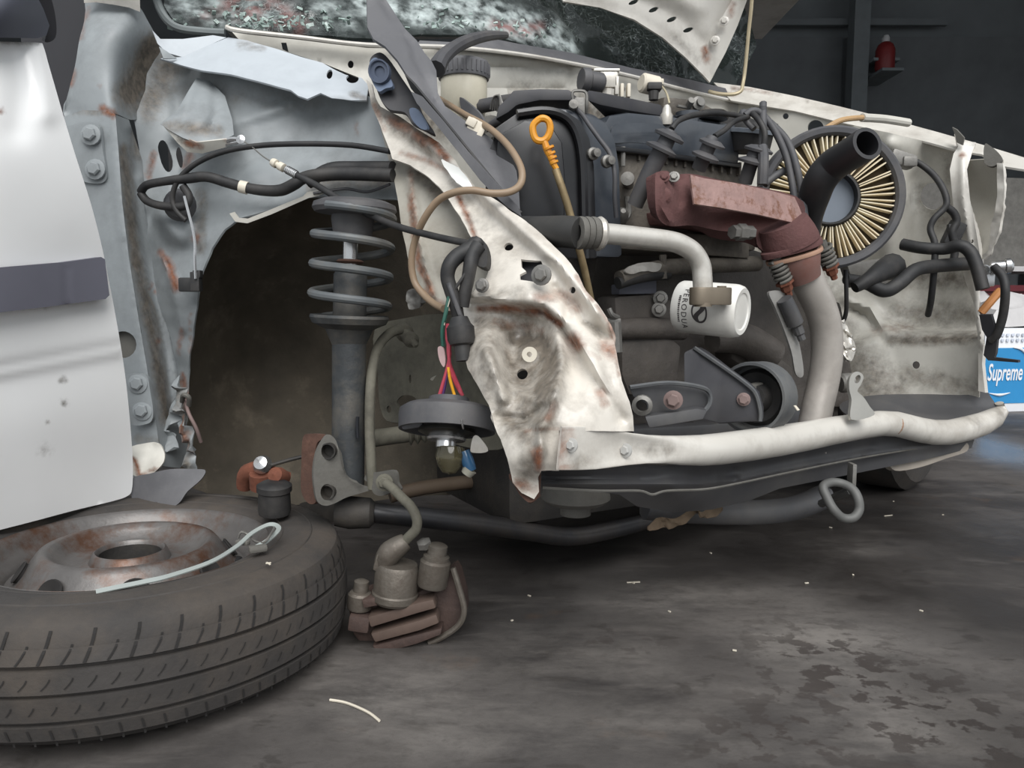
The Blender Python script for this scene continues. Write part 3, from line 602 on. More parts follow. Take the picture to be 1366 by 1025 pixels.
def screen_mat():
    m = bpy.data.materials.new('shattered_screen'); m.use_nodes = True
    n = m.node_tree.nodes; l = m.node_tree.links; b = n['Principled BSDF']
    tc = n.new('ShaderNodeTexCoord')
    def nz(sc, d=5):
        k = n.new('ShaderNodeTexNoise'); k.inputs['Scale'].default_value = sc; k.inputs['Detail'].default_value = d; l.new(tc.outputs['Object'], k.inputs['Vector']); return k.outputs[0]
    def mr(s, a, c, o=0., e=1.):
        r = n.new('ShaderNodeMapRange'); r.inputs[1].default_value = a; r.inputs[2].default_value = c; r.inputs[3].default_value = o; r.inputs[4].default_value = e; l.new(s, r.inputs[0]); return r.outputs[0]
    def mix(f, a, c):
        x = n.new('ShaderNodeMix'); x.data_type = 'RGBA'; l.new(f, x.inputs[0])
        for s, v in ((6, a), (7, c)):
            if isinstance(v, tuple): x.inputs[s].default_value = v
            else: l.new(v, x.inputs[s])
        return x.outputs[2]
    wv = n.new('ShaderNodeTexNoise'); wv.inputs['Scale'].default_value = 7; wv.inputs['Detail'].default_value = 4; l.new(tc.outputs['Object'], wv.inputs['Vector'])
    wm = n.new('ShaderNodeMix'); wm.data_type = 'RGBA'; wm.blend_type = 'LINEAR_LIGHT'; wm.inputs[0].default_value = .16; l.new(tc.outputs['Object'], wm.inputs[6]); l.new(wv.outputs['Color'], wm.inputs[7])
    v = n.new('ShaderNodeTexVoronoi'); v.feature = 'DISTANCE_TO_EDGE'; v.inputs['Scale'].default_value = 46; l.new(wm.outputs[2], v.inputs['Vector'])
    crack = mr(v.outputs['Distance'], .0, .045, .7, 0)
    dens = n.new('ShaderNodeAttribute'); dens.attribute_name = 'dirt_shade'
    area = mr(nz(6), .44, .60)
    mu = n.new('ShaderNodeMath'); mu.operation = 'MULTIPLY'; l.new(crack, mu.inputs[0]); l.new(area, mu.inputs[1])
    mu2 = n.new('ShaderNodeMath'); mu2.operation = 'MULTIPLY'; l.new(mu.outputs[0], mu2.inputs[0]); l.new(mr(dens.outputs['Fac'], 0, .5, .4, 1.), mu2.inputs[1])
    mx = n.new('ShaderNodeMath'); mx.operation = 'MAXIMUM'; l.new(mu2.outputs[0], mx.inputs[0])
    m2 = n.new('ShaderNodeMath'); m2.operation = 'MULTIPLY'; l.new(dens.outputs['Fac'], m2.inputs[0]); l.new(mr(nz(34, 8), .36, .66), m2.inputs[1]); l.new(m2.outputs[0], mx.inputs[1])
    c = mix(mx.outputs[0], lin((46, 52, 51)), lin((190, 200, 198)))
    red = n.new('ShaderNodeAttribute'); red.attribute_name = 'rust'
    m3 = n.new('ShaderNodeMath'); m3.operation = 'MULTIPLY'; l.new(red.outputs['Fac'], m3.inputs[0]); l.new(mr(nz(30), .4, .56), m3.inputs[1])
    c = mix(m3.outputs[0], c, lin((130, 96, 92)))
    l.new(c, b.inputs['Base Color']); b.inputs['Roughness'].default_value = .12
    tr = n.new('ShaderNodeBsdfTransparent'); tr.inputs[0].default_value = (.66, .70, .68, 1)
    ms = n.new('ShaderNodeMixShader'); l.new(mr(mx.outputs[0], 0., .5, .45, 1.), ms.inputs[0]); l.new(tr.outputs[0], ms.inputs[1]); l.new(b.outputs[0], ms.inputs[2])
    l.new(ms.outputs[0], n['Material Output'].inputs['Surface'])
    return m
SCR = panel('windscreen', screen_mat(), CAR, [(206, -90), (214, -20), (218, 6), (232, 28), (262, 37), (302, 40), (360, 44), (440, 48), (500, 52), (560, 46), (610, 46), (650, 44), (700, 60), (760, 72), (840, 90), (920, 106), (980, 118), (1010, 60), (960, -90)],
    [(206, -90, 1.6), (262, 37, 1.46), (400, 46, 1.49), (560, 46, 1.58), (700, 60, 1.70), (840, 90, 1.88), (980, 118, 2.06), (600, -90, 1.82), (960, -90, 2.2)], step=6, curve=False, thick=.005, crumple=.016, cscale=13,
    dirt_shade=[([(480, 4), (560, 22), (640, 30), (700, 46), (760, 60)], 14, 1), ([(560, 4), (660, 12), (740, 40)], 14, 1), ([(228, 8), (340, 18), (480, 16)], 22, .6), ([(250, 6), (290, 30)], 12, .7), ([(440, 20), (470, 30)], 14, .6), ([(310, 30), (360, 40)], 6, .5)], rust=[([(300, 0), (360, 14), (390, 36)], 18, 1), ([(660, 34), (700, 40), (720, 36)], 8, 1), ([(270, 20)], 10, .5)])
MB().tube([at(*p) for p in [(196, -90, 1.55), (206, -20, 1.46), (212, 8, 1.43), (224, 28, 1.42), (240, 38, 1.42), (268, 42, 1.425), (300, 44, 1.43)]], .007, 8).link('screen_seal', mat('seal_grey', (110, 116, 116), .4), SCR, label='grey rubber windscreen seal')
b = MB()
for i in range(170):
    x = random.choice([random.uniform(225, 470), random.uniform(300, 420), random.uniform(500, 740)])
    y0 = 40 if x < 620 else 44 + (x - 650) * .16
    y = y0 - abs(random.gauss(0, 14)) - 2
    d = np.interp(x, [206, 400, 560, 700, 840], [1.44, 1.475, 1.565, 1.685, 1.86]) + (y0 - y) * .0022 - .008
    R = Matrix.Rotation(random.uniform(0, 6.3), 3, Vector((random.gauss(0, 1), random.gauss(0, 1), random.gauss(0, 1))).normalized())
    b.box(at(x, y, d), (random.uniform(.003, .014), random.uniform(.0012, .003), random.uniform(.002, .007)), R)
tag(b.link('glass_shards', mat('shard', (150, 166, 160), .2, var=.4, scale=60), SCR, smooth=False), None, kind='stuff')
# cabin behind it, so that the openings look into a closed dark interior
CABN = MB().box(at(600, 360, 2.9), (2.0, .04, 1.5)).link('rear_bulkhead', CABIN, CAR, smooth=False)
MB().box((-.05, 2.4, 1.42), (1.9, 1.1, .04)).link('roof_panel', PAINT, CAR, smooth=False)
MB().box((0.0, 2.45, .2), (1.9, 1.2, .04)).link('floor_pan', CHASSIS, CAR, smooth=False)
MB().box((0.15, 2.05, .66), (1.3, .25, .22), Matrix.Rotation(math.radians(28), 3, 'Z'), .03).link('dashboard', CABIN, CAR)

# raised bonnet and its stay
HOOD = panel('bonnet', PAINT, CAR, [(640, -260), (700, -60), (752, 2), (800, 10), (846, 26), (884, 50), (914, 76), (938, 100), (947, 110), (952, 100), (968, 70), (984, 34), (998, -4), (1020, -90), (1060, -260)],
    [(640, -260, 1.40), (752, 2, 1.70), (846, 26, 1.76), (947, 110, 1.88), (998, -4, 1.86), (1060, -260, 1.6), (900, 0, 1.80)], step=6, curve=False, thick=.004,
    ridges=[([(986, -20), (960, 30), (948, 66), (946, 106)], 5, .010), ([(752, 4), (846, 30), (884, 56), (938, 106)], 5, -.010), ([(740, -30), (850, -2), (905, 24), (935, 55)], 9, .008), ([(800, -40), (880, -18), (930, 10)], 12, -.012)], holes=[ell(845, 3, 7, 2.6, -22), ell(872, 13, 7, 2.8, -22), ell(896, 26, 7, 2.8, -22), ell(918, 40, 7, 2.8, -18)],
    rust=[([(941, 66), (942, 80)], 6, 1), ([(978, 6), (974, 20)], 6, .6), ([(940, 100)], 4, .4)], dirt_shade=[([(760, 6), (880, 56)], 7, .4), ([(900, 50), (930, 80)], 12, .3)])
bolt(HOOD, PAINT, 966, 28, 1.845, 4); bolt(HOOD, PAINT, 954, 54, 1.855, 4)
MB().tube([at(*p) for p in [(1008, -90, 1.80), (1003, 0, 1.84), (999, 40, 1.86), (994, 92, 1.88), (991, 112, 1.88), (988, 122, 1.88), (976, 126, 1.885), (958, 125, 1.90), (946, 122, 1.92)]], .0042, 8).link('bonnet_stay', mat('stay_yellowed', (196, 182, 152), .4, .3), CAR, label='thin bonnet stay rod')

# far wing and the inner side of the bay
FW = panel('wing_rail', PAINT, CAR, [(952, 110), (1000, 116), (1060, 128), (1120, 142), (1180, 157), (1250, 176), (1310, 193), (1366, 210), (1420, 228), (1420, 246), (1366, 226), (1340, 222), (1310, 206), (1276, 200), (1240, 190), (1180, 176), (1120, 163), (1060, 148), (1010, 140), (975, 134)],
    [(952, 110, 2.02), (1120, 142, 1.86), (1250, 176, 1.70), (1420, 228, 1.50), (975, 134, 1.97), (1120, 163, 1.81), (1240, 190, 1.66), (1366, 228, 1.50)], step=5, curve=False, thick=.004,
    ridges=[([(960, 122), (1060, 136), (1180, 166), (1290, 196)], 4, .006), ([(960, 130), (1060, 143), (1180, 172), (1276, 197)], 4, -.006)], rust=[([(975, 116), (1030, 124)], 4, .45), ([(968, 122), (980, 128)], 3, .5)], dirt_shade=[([(975, 118), (1040, 126)], 3, .4), ([(1076, 134)], 4, .5)])
BAY = panel('bay_side_panel', BAYP, CAR, [(985, 138), (1060, 150), (1120, 164), (1180, 176), (1240, 190), (1276, 201), (1284, 230), (1290, 300), (1296, 360), (1304, 420), (1308, 470), (1306, 530), (1240, 534), (1160, 532), (1110, 540), (1060, 520), (1020, 460), (1000, 330), (980, 220)],
    [(985, 138, 1.99), (1120, 164, 1.82), (1276, 201, 1.64), (1290, 300, 1.64), (1304, 420, 1.60), (1306, 530, 1.57), (1160, 532, 1.68), (1060, 520, 1.78), (1000, 330, 1.93), (1150, 300, 1.82), (1240, 300, 1.72), (1230, 400, 1.72), (1140, 430, 1.78)], step=6, curve=False, thick=.003,
    holes=[ell(1088, 171, 11), ell(1048, 155, 4), ell(1036, 167, 2.5), ell(1127, 172, 3), ell(1222, 487, 5), ell(1244, 262, 16, 18)],
    ridges=[([(1150, 452), (1190, 436), (1240, 442), (1304, 446)], 7, -.05, 70), ([(1130, 398), (1158, 410), (1178, 436)], 9, -.02), ([(1135, 412), (1160, 424), (1176, 450)], 5, .015)],
    bumps=[(1184, 275, 30, 108, -.10), (1188, 182, 46, 26, -.07), (1215, 215, 16, 20, -.02)], crumple=.003,
    rust=[([(1165, 440), (1215, 436)], 8, .35), ([(1195, 430)], 6, .3)], dirt_shade=[([(1120, 470), (1180, 520)], 36, .6), ([(1190, 455), (1300, 450)], 9, .75), ([(1200, 420), (1290, 420)], 22, .5), ([(1230, 260), (1260, 290)], 22, .45), ([(1040, 330), (1090, 460)], 50, .8), ([(1200, 500), (1300, 520)], 18, .5), ([(1262, 210), (1266, 240)], 10, .4), ([(1150, 370), (1290, 372)], 16, .6)])
panel('bracket_plate', DULLST, BAY, [(1200, 205), (1211, 205), (1212, 216), (1201, 216)], [(1200, 205, 1.69), (1212, 205, 1.685), (1206, 217, 1.69)], step=4, curve=False, thick=.006)
# S shaped headlamp support at the far side
LS = panel('headlamp_support', PAINT, CAR, [(1274, 176), (1284, 188), (1302, 190), (1296, 206), (1290, 226), (1294, 266), (1302, 308), (1308, 345), (1308, 380), (1306, 412), (1313, 446), (1310, 486), (1314, 524), (1305, 522), (1305, 486), (1304, 448), (1298, 402), (1288, 376), (1280, 346), (1276, 312), (1271, 268), (1267, 226), (1272, 205), (1278, 196)],
    [(1274, 176, 1.62), (1300, 192, 1.60), (1268, 226, 1.60), (1292, 240, 1.57), (1302, 310, 1.56), (1278, 330, 1.60), (1308, 420, 1.55), (1312, 500, 1.53), (1300, 400, 1.57)], step=4, thick=.012, curve=False, ridges=[([(1284, 210), (1284, 262), (1294, 330), (1302, 400), (1309, 460)], 5, -.008)], holes=[ell(1297, 322, 1.6, 2.4)], rust=[([(1283, 207)], 5, .9), ([(1308, 505)], 3, .3)], dirt_shade=[([(1276, 180), (1300, 194)], 6, .4)])
panel('support_hook', KNUCK, LS, [(1270, 170), (1276, 173), (1286, 184), (1284, 194), (1276, 190), (1274, 180)], [(1270, 170, 1.60), (1286, 184, 1.59), (1276, 190, 1.60)], step=3, thick=.008, curve=False)
panel('headlamp_recess', mat('recess_grey', (168, 164, 154), .5, var=.1, scale=6, grime=((118, 112, 102), .5)), CAR, [(1290, 214), (1322, 212), (1337, 214), (1338, 260), (1332, 300), (1322, 340), (1310, 345), (1302, 308), (1293, 262)], [(1290, 214, 1.60), (1337, 214, 1.53), (1338, 260, 1.55), (1322, 340, 1.55), (1302, 308, 1.59), (1314, 270, 1.60)], step=5, curve=False, thick=.003)
panel('torn_wing_edge', PAINT, CAR, [(1330, 218), (1338, 218), (1340, 250), (1338, 280), (1332, 310), (1322, 338), (1312, 346), (1310, 340), (1318, 336), (1322, 300), (1326, 285), (1330, 262)], [(1330, 218, 1.50), (1340, 250, 1.49), (1332, 310, 1.5), (1312, 346, 1.53)], step=4, curve=False, thick=.006, crumple=.006, cscale=40)
panel('wing_bracket', KNUCK, CAR, [(1314, 192), (1320, 194), (1332, 204), (1336, 214), (1324, 222), (1314, 218), (1312, 204)], [(1314, 192, 1.53), (1336, 214, 1.50), (1314, 218, 1.52)], step=4, thick=.008, dirt_shade=[([(1318, 205)], 7, .8)])
b = MB(); o = at(1322, 357, 1.5); b.lathe(o, (1, -.4, .1), [(0, 0), (.011, 0), (.011, .022), (.014, .024), (.014, .032), (.009, .036), (0, .036)], 14); b.lathe(at(1310, 362, 1.52), (.2, -1, .3), [(0, 0), (.012, 0), (.009, .012), (0, .012)], 12); b.box(at(1316, 372, 1.52), (.022, .02, .03), None, .003); b.link('side_lamp_holder', STEEL, CAR)
wire('lamp_lead', RUB, CAR, [(1326, 356, 1.49), (1338, 370, 1.47), (1341, 390, 1.46), (1338, 420, 1.47), (1330, 446, 1.48), (1322, 455, 1.49)], .008)
panel('lamp_bracket', MOUNTB, CAR, [(1306, 420), (1322, 420), (1326, 434), (1331, 447), (1328, 472), (1326, 477), (1358, 481), (1358, 484), (1318, 481), (1312, 474), (1316, 450), (1310, 440)], [(1306, 420, 1.5), (1326, 440, 1.48), (1358, 482, 1.44), (1314, 474, 1.5)], step=4, thick=.006, curve=False)
MB().tube([at(1334, 388, 1.56), at(1320, 404, 1.55), at(1308, 418, 1.55)], .008, 8).link('rusty_tube', mat('amber_brown', (168, 112, 62), .6), CAR)
panel('apron_shelf', BEAMD, CAR, [(1120, 540), (1160, 528), (1230, 526), (1290, 527), (1312, 520), (1322, 530), (1330, 546), (1320, 560), (1240, 572), (1190, 556), (1140, 558)], [(1120, 540, 1.56), (1230, 526, 1.60), (1312, 520, 1.58), (1330, 546, 1.53), (1240, 572, 1.45), (1140, 558, 1.42)], step=6, thick=.006, label='dusty dark shelf behind the far end of the bumper bar', ridges=[([(1150, 548), (1240, 545), (1320, 545)], 8, .012)])

# bumper bar, bolted end plate, cross member and tow hook
def dbar(x): return float(np.interp(x, [740, 850, 950, 1050, 1190, 1335], [.775, .845, .95, 1.10, 1.31, 1.545]))
BARW = [(746, 598, 30, .0018, 9, 0), (772, 598, 30, .002, 9, 0), (796, 598, 29, .0024, 8, .001), (815, 598.5, 26, .004, 5, .003), (838, 599, 22, .007, 4, .006), (862, 599.5, 19.5, .010, 3, .007), (885, 600, 19, .013, 2.4, .004), (908, 601, 20, .0155, 2.1, .001), (935, 601, 21, .0175, 2, 0), (960, 599, 21.5, .0185, 2, 0), (1000, 594, 21.5, .0195, 2, 0), (1040, 588, 21, .020, 2, 0), (1075, 582, 20, .020, 2, 0), (1110, 575, 19, .020, 2, 0), (1145, 569, 17.5, .020, 2, 0), (1172, 565, 17, .020, 2, 0), (1196, 566, 17, .020, 2, 0), (1212, 570, 17, .020, 2, 0), (1228, 574, 17, .020, 2, 0), (1246, 577, 17, .020, 2, 0), (1266, 577, 17, .020, 2, 0), (1290, 572, 17, .020, 2, 0), (1310, 566, 16, .020, 2, 0), (1326, 558, 14, .018, 2, 0), (1335, 548, 10, .014, 2, 0), (1333, 538, 5, .008, 2, 0)]
def bar_loft(rows, N=28):
    """white tube whose near end is beaten flat: superellipse sections that square up towards the plate"""
    v = []; f = []
    ctr = [at(x, y, dbar(x) + (.004 if x < 830 else 0)) for x, y, *_ in rows]
    for i, (x, y, hh, th, ex, dent) in enumerate(rows):
        T = (ctr[min(i + 1, len(rows) - 1)] - ctr[max(i - 1, 0)]).normalized()
        u = (UPV - T * UPV.dot(T)).normalized(); n_ = T.cross(u)
        if n_.y > 0: n_ = -n_
        H = px(hh, dbar(x))
        for k in range(N):
            a = 2 * math.pi * k / N; c, s_ = math.cos(a), math.sin(a)
            cu = math.copysign(abs(s_) ** (2 / ex), s_); cn = math.copysign(abs(c) ** (2 / ex), c)
            off = th * cn - (dent * max(0, 1 - cu * cu) * (1.6 if c > 0 else 0))
            v.append(ctr[i] + u * H * cu + n_ * off)
    for i in range(len(rows) - 1):
        for k in range(N):
            q = (k + 1) % N; f.append((i * N + k, i * N + q, (i + 1) * N + q, (i + 1) * N + k))
    f.append(tuple(range(N))); f.append(tuple((len(rows) - 1) * N + k for k in range(N)))
    b = MB().add(v, f)
    X = np.array([p.x for p in v]); Z = np.array([p.z for p in v])
    def near(lst):
        o = np.zeros(len(v))
        for x, y, w, k in lst:
            q = at(x, y, dbar(x)); o = np.maximum(o, k * np.exp(-(((X - q.x) ** 2 + (Z - q.z) ** 2) / px(w, dbar(x)) ** 2)))
        return o
    b.at = {'rust': near([(748, 575, 6, .8), (748, 600, 6, .8), (748, 624, 6, .7), (800, 610, 10, .5), (848, 600, 8, .5), (812, 572, 6, .4), (1188, 562, 5, .5), (1188, 572, 5, .5), (760, 622, 10, .4)]), 'dirt_shade': near([(868, 600, 14, .45), (888, 600, 12, .45), (846, 600, 12, .35), (775, 618, 16, .5), (1290, 560, 20, .4), (1330, 545, 14, .4), (1230, 590, 20, .3)])}
    return b
UPV = Vector((0, 0, 1))
BAR = bar_loft(BARW).link('bumper_bar', PAINT, CAR, label='white bumper bar, a tube beaten flat at its bolted near end')
MB().lathe(at(1189, 566, dbar(1189)), at(1200, 568, dbar(1200)) - at(1180, 565, dbar(1180)), [(.0196, -.004), (.0204, -.001), (.0204, .001), (.0196, .004)], 20).link('weld_seam', mat('weld_tan', (150, 122, 102), .7, var=.2), BAR)
PL = BAR
bolt(PL, BOLTG, 762, 594, .787, 6.6, (-.55, -.8, .1)); bolt(PL, BOLTG, 834, 601, .834, 6.6, (-.55, -.8, .1))
panel('cross_member', BEAMD, CAR, [(722, 630), (800, 626), (900, 620), (960, 616), (1040, 606), (1120, 592), (1190, 580), (1260, 586), (1300, 586), (1296, 598), (1240, 612), (1180, 624), (1100, 640), (1040, 652), (1000, 668), (950, 680), (900, 684), (850, 676), (826, 660), (780, 654), (722, 650)],
    [(722, 630, .84), (900, 620, .93), (1040, 606, 1.13), (1190, 580, 1.36), (1300, 590, 1.52), (1240, 612, 1.42), (1040, 645, 1.16), (900, 650, .92), (780, 650, .84), (900, 684, 1.02), (1000, 668, 1.13)], step=4, curve=False, thick=.006,
    ridges=[([(722, 645), (840, 647), (930, 647), (985, 641), (1060, 625), (1160, 607), (1260, 593)], 5, -.010), ([(722, 636), (860, 636), (940, 634), (1060, 612), (1160, 595)], 8, .008)], bumps=[(972, 628, 14, 14, .014)], dirt_shade=[([(850, 665), (960, 672)], 20, .3)], label='grey black cross member under the bumper bar')
MB().tube([at(*p) for p in [(724, 651, .832), (800, 655, .842), (852, 655, .872), (870, 660, .885), (890, 655, .90), (940, 653, .93), (985, 645, 1.0), (1060, 629, 1.12), (1160, 609, 1.30), (1256, 594, 1.44)]], .0016, 6, 5).link('member_lip', KNUCK, CAR)
panel('cross_member_end', mat('chalky_grey', (150, 142, 132), .7, var=.12, scale=14), CAR, [(1186, 614), (1198, 602), (1240, 598), (1286, 590), (1290, 602), (1262, 612), (1226, 624), (1194, 628)], [(1186, 614, 1.39), (1240, 598, 1.44), (1288, 592, 1.50), (1226, 624, 1.42)], step=5, thick=.012)
b = MB(); hk = [(1098, 650, 1.15), (1103, 664, 1.14), (1112, 680, 1.13), (1124, 691, 1.13), (1138, 691, 1.13), (1146, 680, 1.135), (1144, 664, 1.14), (1136, 652, 1.15), (1122, 645, 1.16), (1108, 644, 1.16)]
b.tube([at(*p) for p in hk], .0068, 12, 5, closed=True); b.tube([at(1136, 655, 1.15), at(1118, 662, 1.19), at(1096, 672, 1.24)], .0068, 8)
TH = b.link('tow_hook', mat('hook_grey', (92, 92, 90), .6, .2, var=.2), CAR, label='looped steel tow hook')
MB().box(at(1136, 640, 1.17), (.006, .02, .05), None, .001).link('tow_hook_tab', DULLST, TH)

# crumpled front apron around the missing headlamp
AP = panel('front_apron', APRON, CAR, [(488, 106), (496, 112), (500, 128), (508, 142), (530, 154), (552, 168), (566, 178), (586, 190), (604, 210), (620, 234), (632, 250), (664, 268), (700, 294), (736, 324), (762, 352), (772, 366), (782, 388), (798, 406), (810, 424), (818, 452), (825, 484), (830, 508), (840, 536), (844, 556), (845, 577), (800, 575), (746, 574), (746, 628), (722, 629), (716, 640), (718, 658), (712, 667), (696, 658), (684, 644), (676, 612), (666, 584), (657, 556), (652, 540), (638, 516), (624, 492), (618, 470), (626, 448), (618, 426), (606, 414), (622, 402), (636, 384), (648, 372), (654, 356), (640, 336), (628, 316), (614, 290), (596, 262), (574, 238), (548, 220), (524, 212), (516, 190), (506, 164), (496, 140)],
    [(488, 106, 1.255), (508, 142, 1.21), (552, 168, 1.17), (524, 212, 1.16), (586, 190, 1.13), (632, 250, 1.06), (596, 262, 1.07), (700, 294, .985), (654, 356, .97), (762, 352, .92), (700, 380, .905), (640, 400, .935), (798, 406, .885), (820, 460, .86), (760, 470, .83), (700, 430, .90), (845, 577, .835), (800, 540, .805), (746, 574, .795), (746, 628, .80), (700, 650, .81), (720, 600, .79), (657, 556, .85), (624, 480, .91), (660, 480, .885), (690, 540, .845), (740, 520, .80)],
    step=3.4, curve=False, thick=.003, crumple=.003, cscale=22,
    ridges=[([(580, 208), (606, 228), (650, 272), (700, 322), (740, 352), (768, 390), (800, 428)], 8, .024, 46), ([(560, 186), (606, 220), (650, 268), (720, 326), (764, 372), (796, 416)], 8, -.008),
            ([(630, 400), (690, 408), (724, 412), (748, 428), (770, 462)], 6, .05, 70), ([(628, 408), (690, 414), (722, 420), (744, 436)], 5, -.012), ([(744, 448), (750, 480), (742, 520), (724, 566)], 9, -.018), ([(760, 440), (772, 480), (768, 530)], 13, .010), ([(800, 440), (812, 500), (828, 560)], 9, .008), ([(665, 556), (700, 560), (724, 545)], 6, .012), ([(690, 520), (716, 536), (728, 516)], 7, -.010), ([(766, 404), (780, 430), (810, 448)], 5, .008), ([(740, 384), (756, 400), (758, 420)], 6, .010),
            ([(718, 572), (722, 600), (716, 628)], 7, -.012), ([(650, 470), (664, 500), (672, 530)], 9, -.018)],
    bumps=[(698, 480, 34, 44, .050), (650, 480, 22, 40, -.022), (704, 470, 14, 14, -.018), (746, 600, 18, 26, .004), (690, 600, 26, 30, -.01), (700, 375, 70, 22, .006)],
    holes=[ell(697, 499, 7), ell(679, 329, 6, 5), ell(764, 387, 4, 4.5), [(695, 346), (722, 348), (728, 366), (714, 376), (694, 373), (694, 366), (702, 362), (696, 356)]],
    rust=[([(520, 160), (546, 172)], 7, .75), ([(556, 180), (566, 190)], 7, .8), ([(576, 184), (590, 204), (596, 212)], 7, 1), ([(536, 204), (570, 214), (604, 232)], 5, .6), ([(500, 140), (512, 172)], 5, .6), ([(612, 262), (640, 330), (650, 352)], 5, .9), ([(640, 412), (690, 412), (728, 418), (748, 432)], 6.5, .95), ([(720, 396), (752, 394), (768, 412)], 10, .62), ([(770, 368), (790, 400)], 5, .7), ([(764, 452), (772, 462)], 11, .9), ([(806, 462), (818, 472)], 11, .85), ([(800, 524), (806, 540)], 8, .7), ([(796, 408), (812, 428), (826, 500)], 4, .7), ([(716, 604), (718, 624)], 8, 1), ([(742, 540), (730, 560)], 7, .45), ([(690, 645), (712, 655)], 8, .7), ([(700, 576), (744, 572)], 4, .4), ([(660, 430), (720, 440)], 9, .4), ([(785, 470), (800, 478)], 5, .4)],
    dirt_shade=[([(505, 140), (550, 178), (575, 190)], 16, .9), ([(700, 440), (700, 480), (705, 560)], 46, .62), ([(645, 450), (650, 540)], 34, .5), ([(600, 240), (640, 290), (690, 340)], 22, .25), ([(630, 395), (700, 385)], 14, .3), ([(690, 450), (720, 460), (735, 490), (725, 530)], 24, .85), ([(640, 430), (690, 440)], 14, .7), ([(630, 520), (690, 545)], 20, .55), ([(680, 560), (715, 600), (700, 640)], 18, .7), ([(650, 400), (670, 390), (700, 396)], 10, .4), ([(688, 492), (676, 470)], 12, .6), ([(626, 470), (630, 500)], 10, .5), ([(780, 430), (800, 450)], 5, .5)])
AP['label'] = 'crumpled white headlamp apron with rust and chipped paint'
bolt(AP, DULLST, 722, 367, .905, 9, (-.4, -1, .1), washer=1.55); bolt(AP, DULLST, 643, 381, .935, 7.5, (-.4, -1, .1), washer=1.3)
disc('boss_washer', CREAM, AP, at(707, 473, .868), (-.25, -1, .05), [(.003, 0), (.0085, 0), (.0085, .003), (.003, .003), (.003, 0)], 18)
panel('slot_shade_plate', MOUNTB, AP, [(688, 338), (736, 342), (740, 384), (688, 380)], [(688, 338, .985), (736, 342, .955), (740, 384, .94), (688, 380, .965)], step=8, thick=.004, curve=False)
panel('apron_inner', mat('apron_inner_grey', (158, 154, 144), .5, var=.12, scale=8, grime=((112, 104, 92), .6), rust=True), CAR, [(506, 160), (526, 200), (580, 228), (620, 270), (650, 330), (680, 380), (660, 416), (610, 416), (590, 414), (572, 404), (556, 384), (546, 350), (538, 310), (530, 262), (518, 210)],
    [(506, 160, 1.235), (526, 212, 1.20), (620, 270, 1.13), (680, 380, 1.01), (590, 414, 1.03), (546, 350, 1.10), (530, 262, 1.17), (590, 320, 1.10)], step=5, curve=False, thick=.003, ridges=[([(548, 240), (560, 320), (580, 396)], 5, -.012)], crumple=.004, rust=[([(548, 262), (552, 300), (560, 350), (578, 392)], 5, .9), ([(566, 390), (600, 412)], 6, .6), ([(548, 230), (552, 280)], 5, .5)], dirt_shade=[([(560, 226), (590, 260)], 16, .7), ([(630, 320), (600, 360)], 20, .5)])
panel('white_edge_patch', mat('flaking_white', (232, 232, 228), .25, var=.06, coat=.4), AP, [(588, 214), (600, 214), (616, 228), (629, 246), (626, 252), (612, 246), (600, 232)], [(588, 214, 1.106), (629, 246, 1.05), (612, 246, 1.06), (600, 214, 1.10)], step=4, thick=.003, crumple=.003, cscale=50)
panel('rail_lug', DULLST, CAR, [(542, 390), (556, 386), (562, 396), (560, 410), (546, 412)], [(542, 390, 1.10), (562, 396, 1.09), (546, 412, 1.10)], step=3, thick=.008, crumple=.006, cscale=60)
panel('apron_foot', RUSTY, CAR, [(680, 632), (716, 626), (719, 645), (718, 662), (710, 668), (692, 660), (684, 648)], [(680, 632, .825), (716, 626, .82), (710, 668, .82), (684, 648, .825)], step=4, thick=.008, crumple=.01, cscale=40)

# wheelhouse, frame rail and suspension
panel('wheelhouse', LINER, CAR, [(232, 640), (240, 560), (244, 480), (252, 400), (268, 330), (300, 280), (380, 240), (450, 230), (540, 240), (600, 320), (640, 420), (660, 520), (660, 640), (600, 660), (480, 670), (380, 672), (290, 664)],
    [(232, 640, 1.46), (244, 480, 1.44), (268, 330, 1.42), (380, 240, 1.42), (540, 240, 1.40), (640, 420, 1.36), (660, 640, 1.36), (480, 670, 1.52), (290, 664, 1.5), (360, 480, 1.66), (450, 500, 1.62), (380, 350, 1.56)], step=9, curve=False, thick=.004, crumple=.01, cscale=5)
panel('frame_rail', RAILD, CAR, [(500, 440), (540, 425), (600, 420), (640, 440), (668, 500), (672, 580), (664, 600), (600, 590), (540, 566), (512, 555), (504, 500)], [(500, 440, 1.33), (600, 420, 1.24), (668, 500, 1.12), (664, 600, 1.14), (540, 566, 1.30), (560, 500, 1.27)], step=6, thick=.004, crumple=.004, holes=[ell(543, 536, 13, 9), ell(520, 545, 3, 5), ell(547, 506, 1.6, 6)], ridges=[([(505, 560), (600, 580)], 8, -.01)])
panel('frame_rail_scratch', mat('scratched_metal', (170, 166, 156), .6), CAR, [(574, 506), (582, 501), (588, 496), (586, 504), (578, 508)], [(574, 506, 1.25), (588, 496, 1.24), (578, 508, 1.25)], step=3, thick=.002)
o = at(545, 450, 1.22); b = MB(); ax = Vector((.5, -1, -.35))
b.lathe(o - ax.normalized() * .03, ax, [(0, 0), (.014, 0), (.014, .016), (.010, .018), (.010, .034), (.012, .036), (.012, .046), (.005, .050), (.005, .064), (0, .066)], 12); b.link('brake_union', RAILD, CAR)

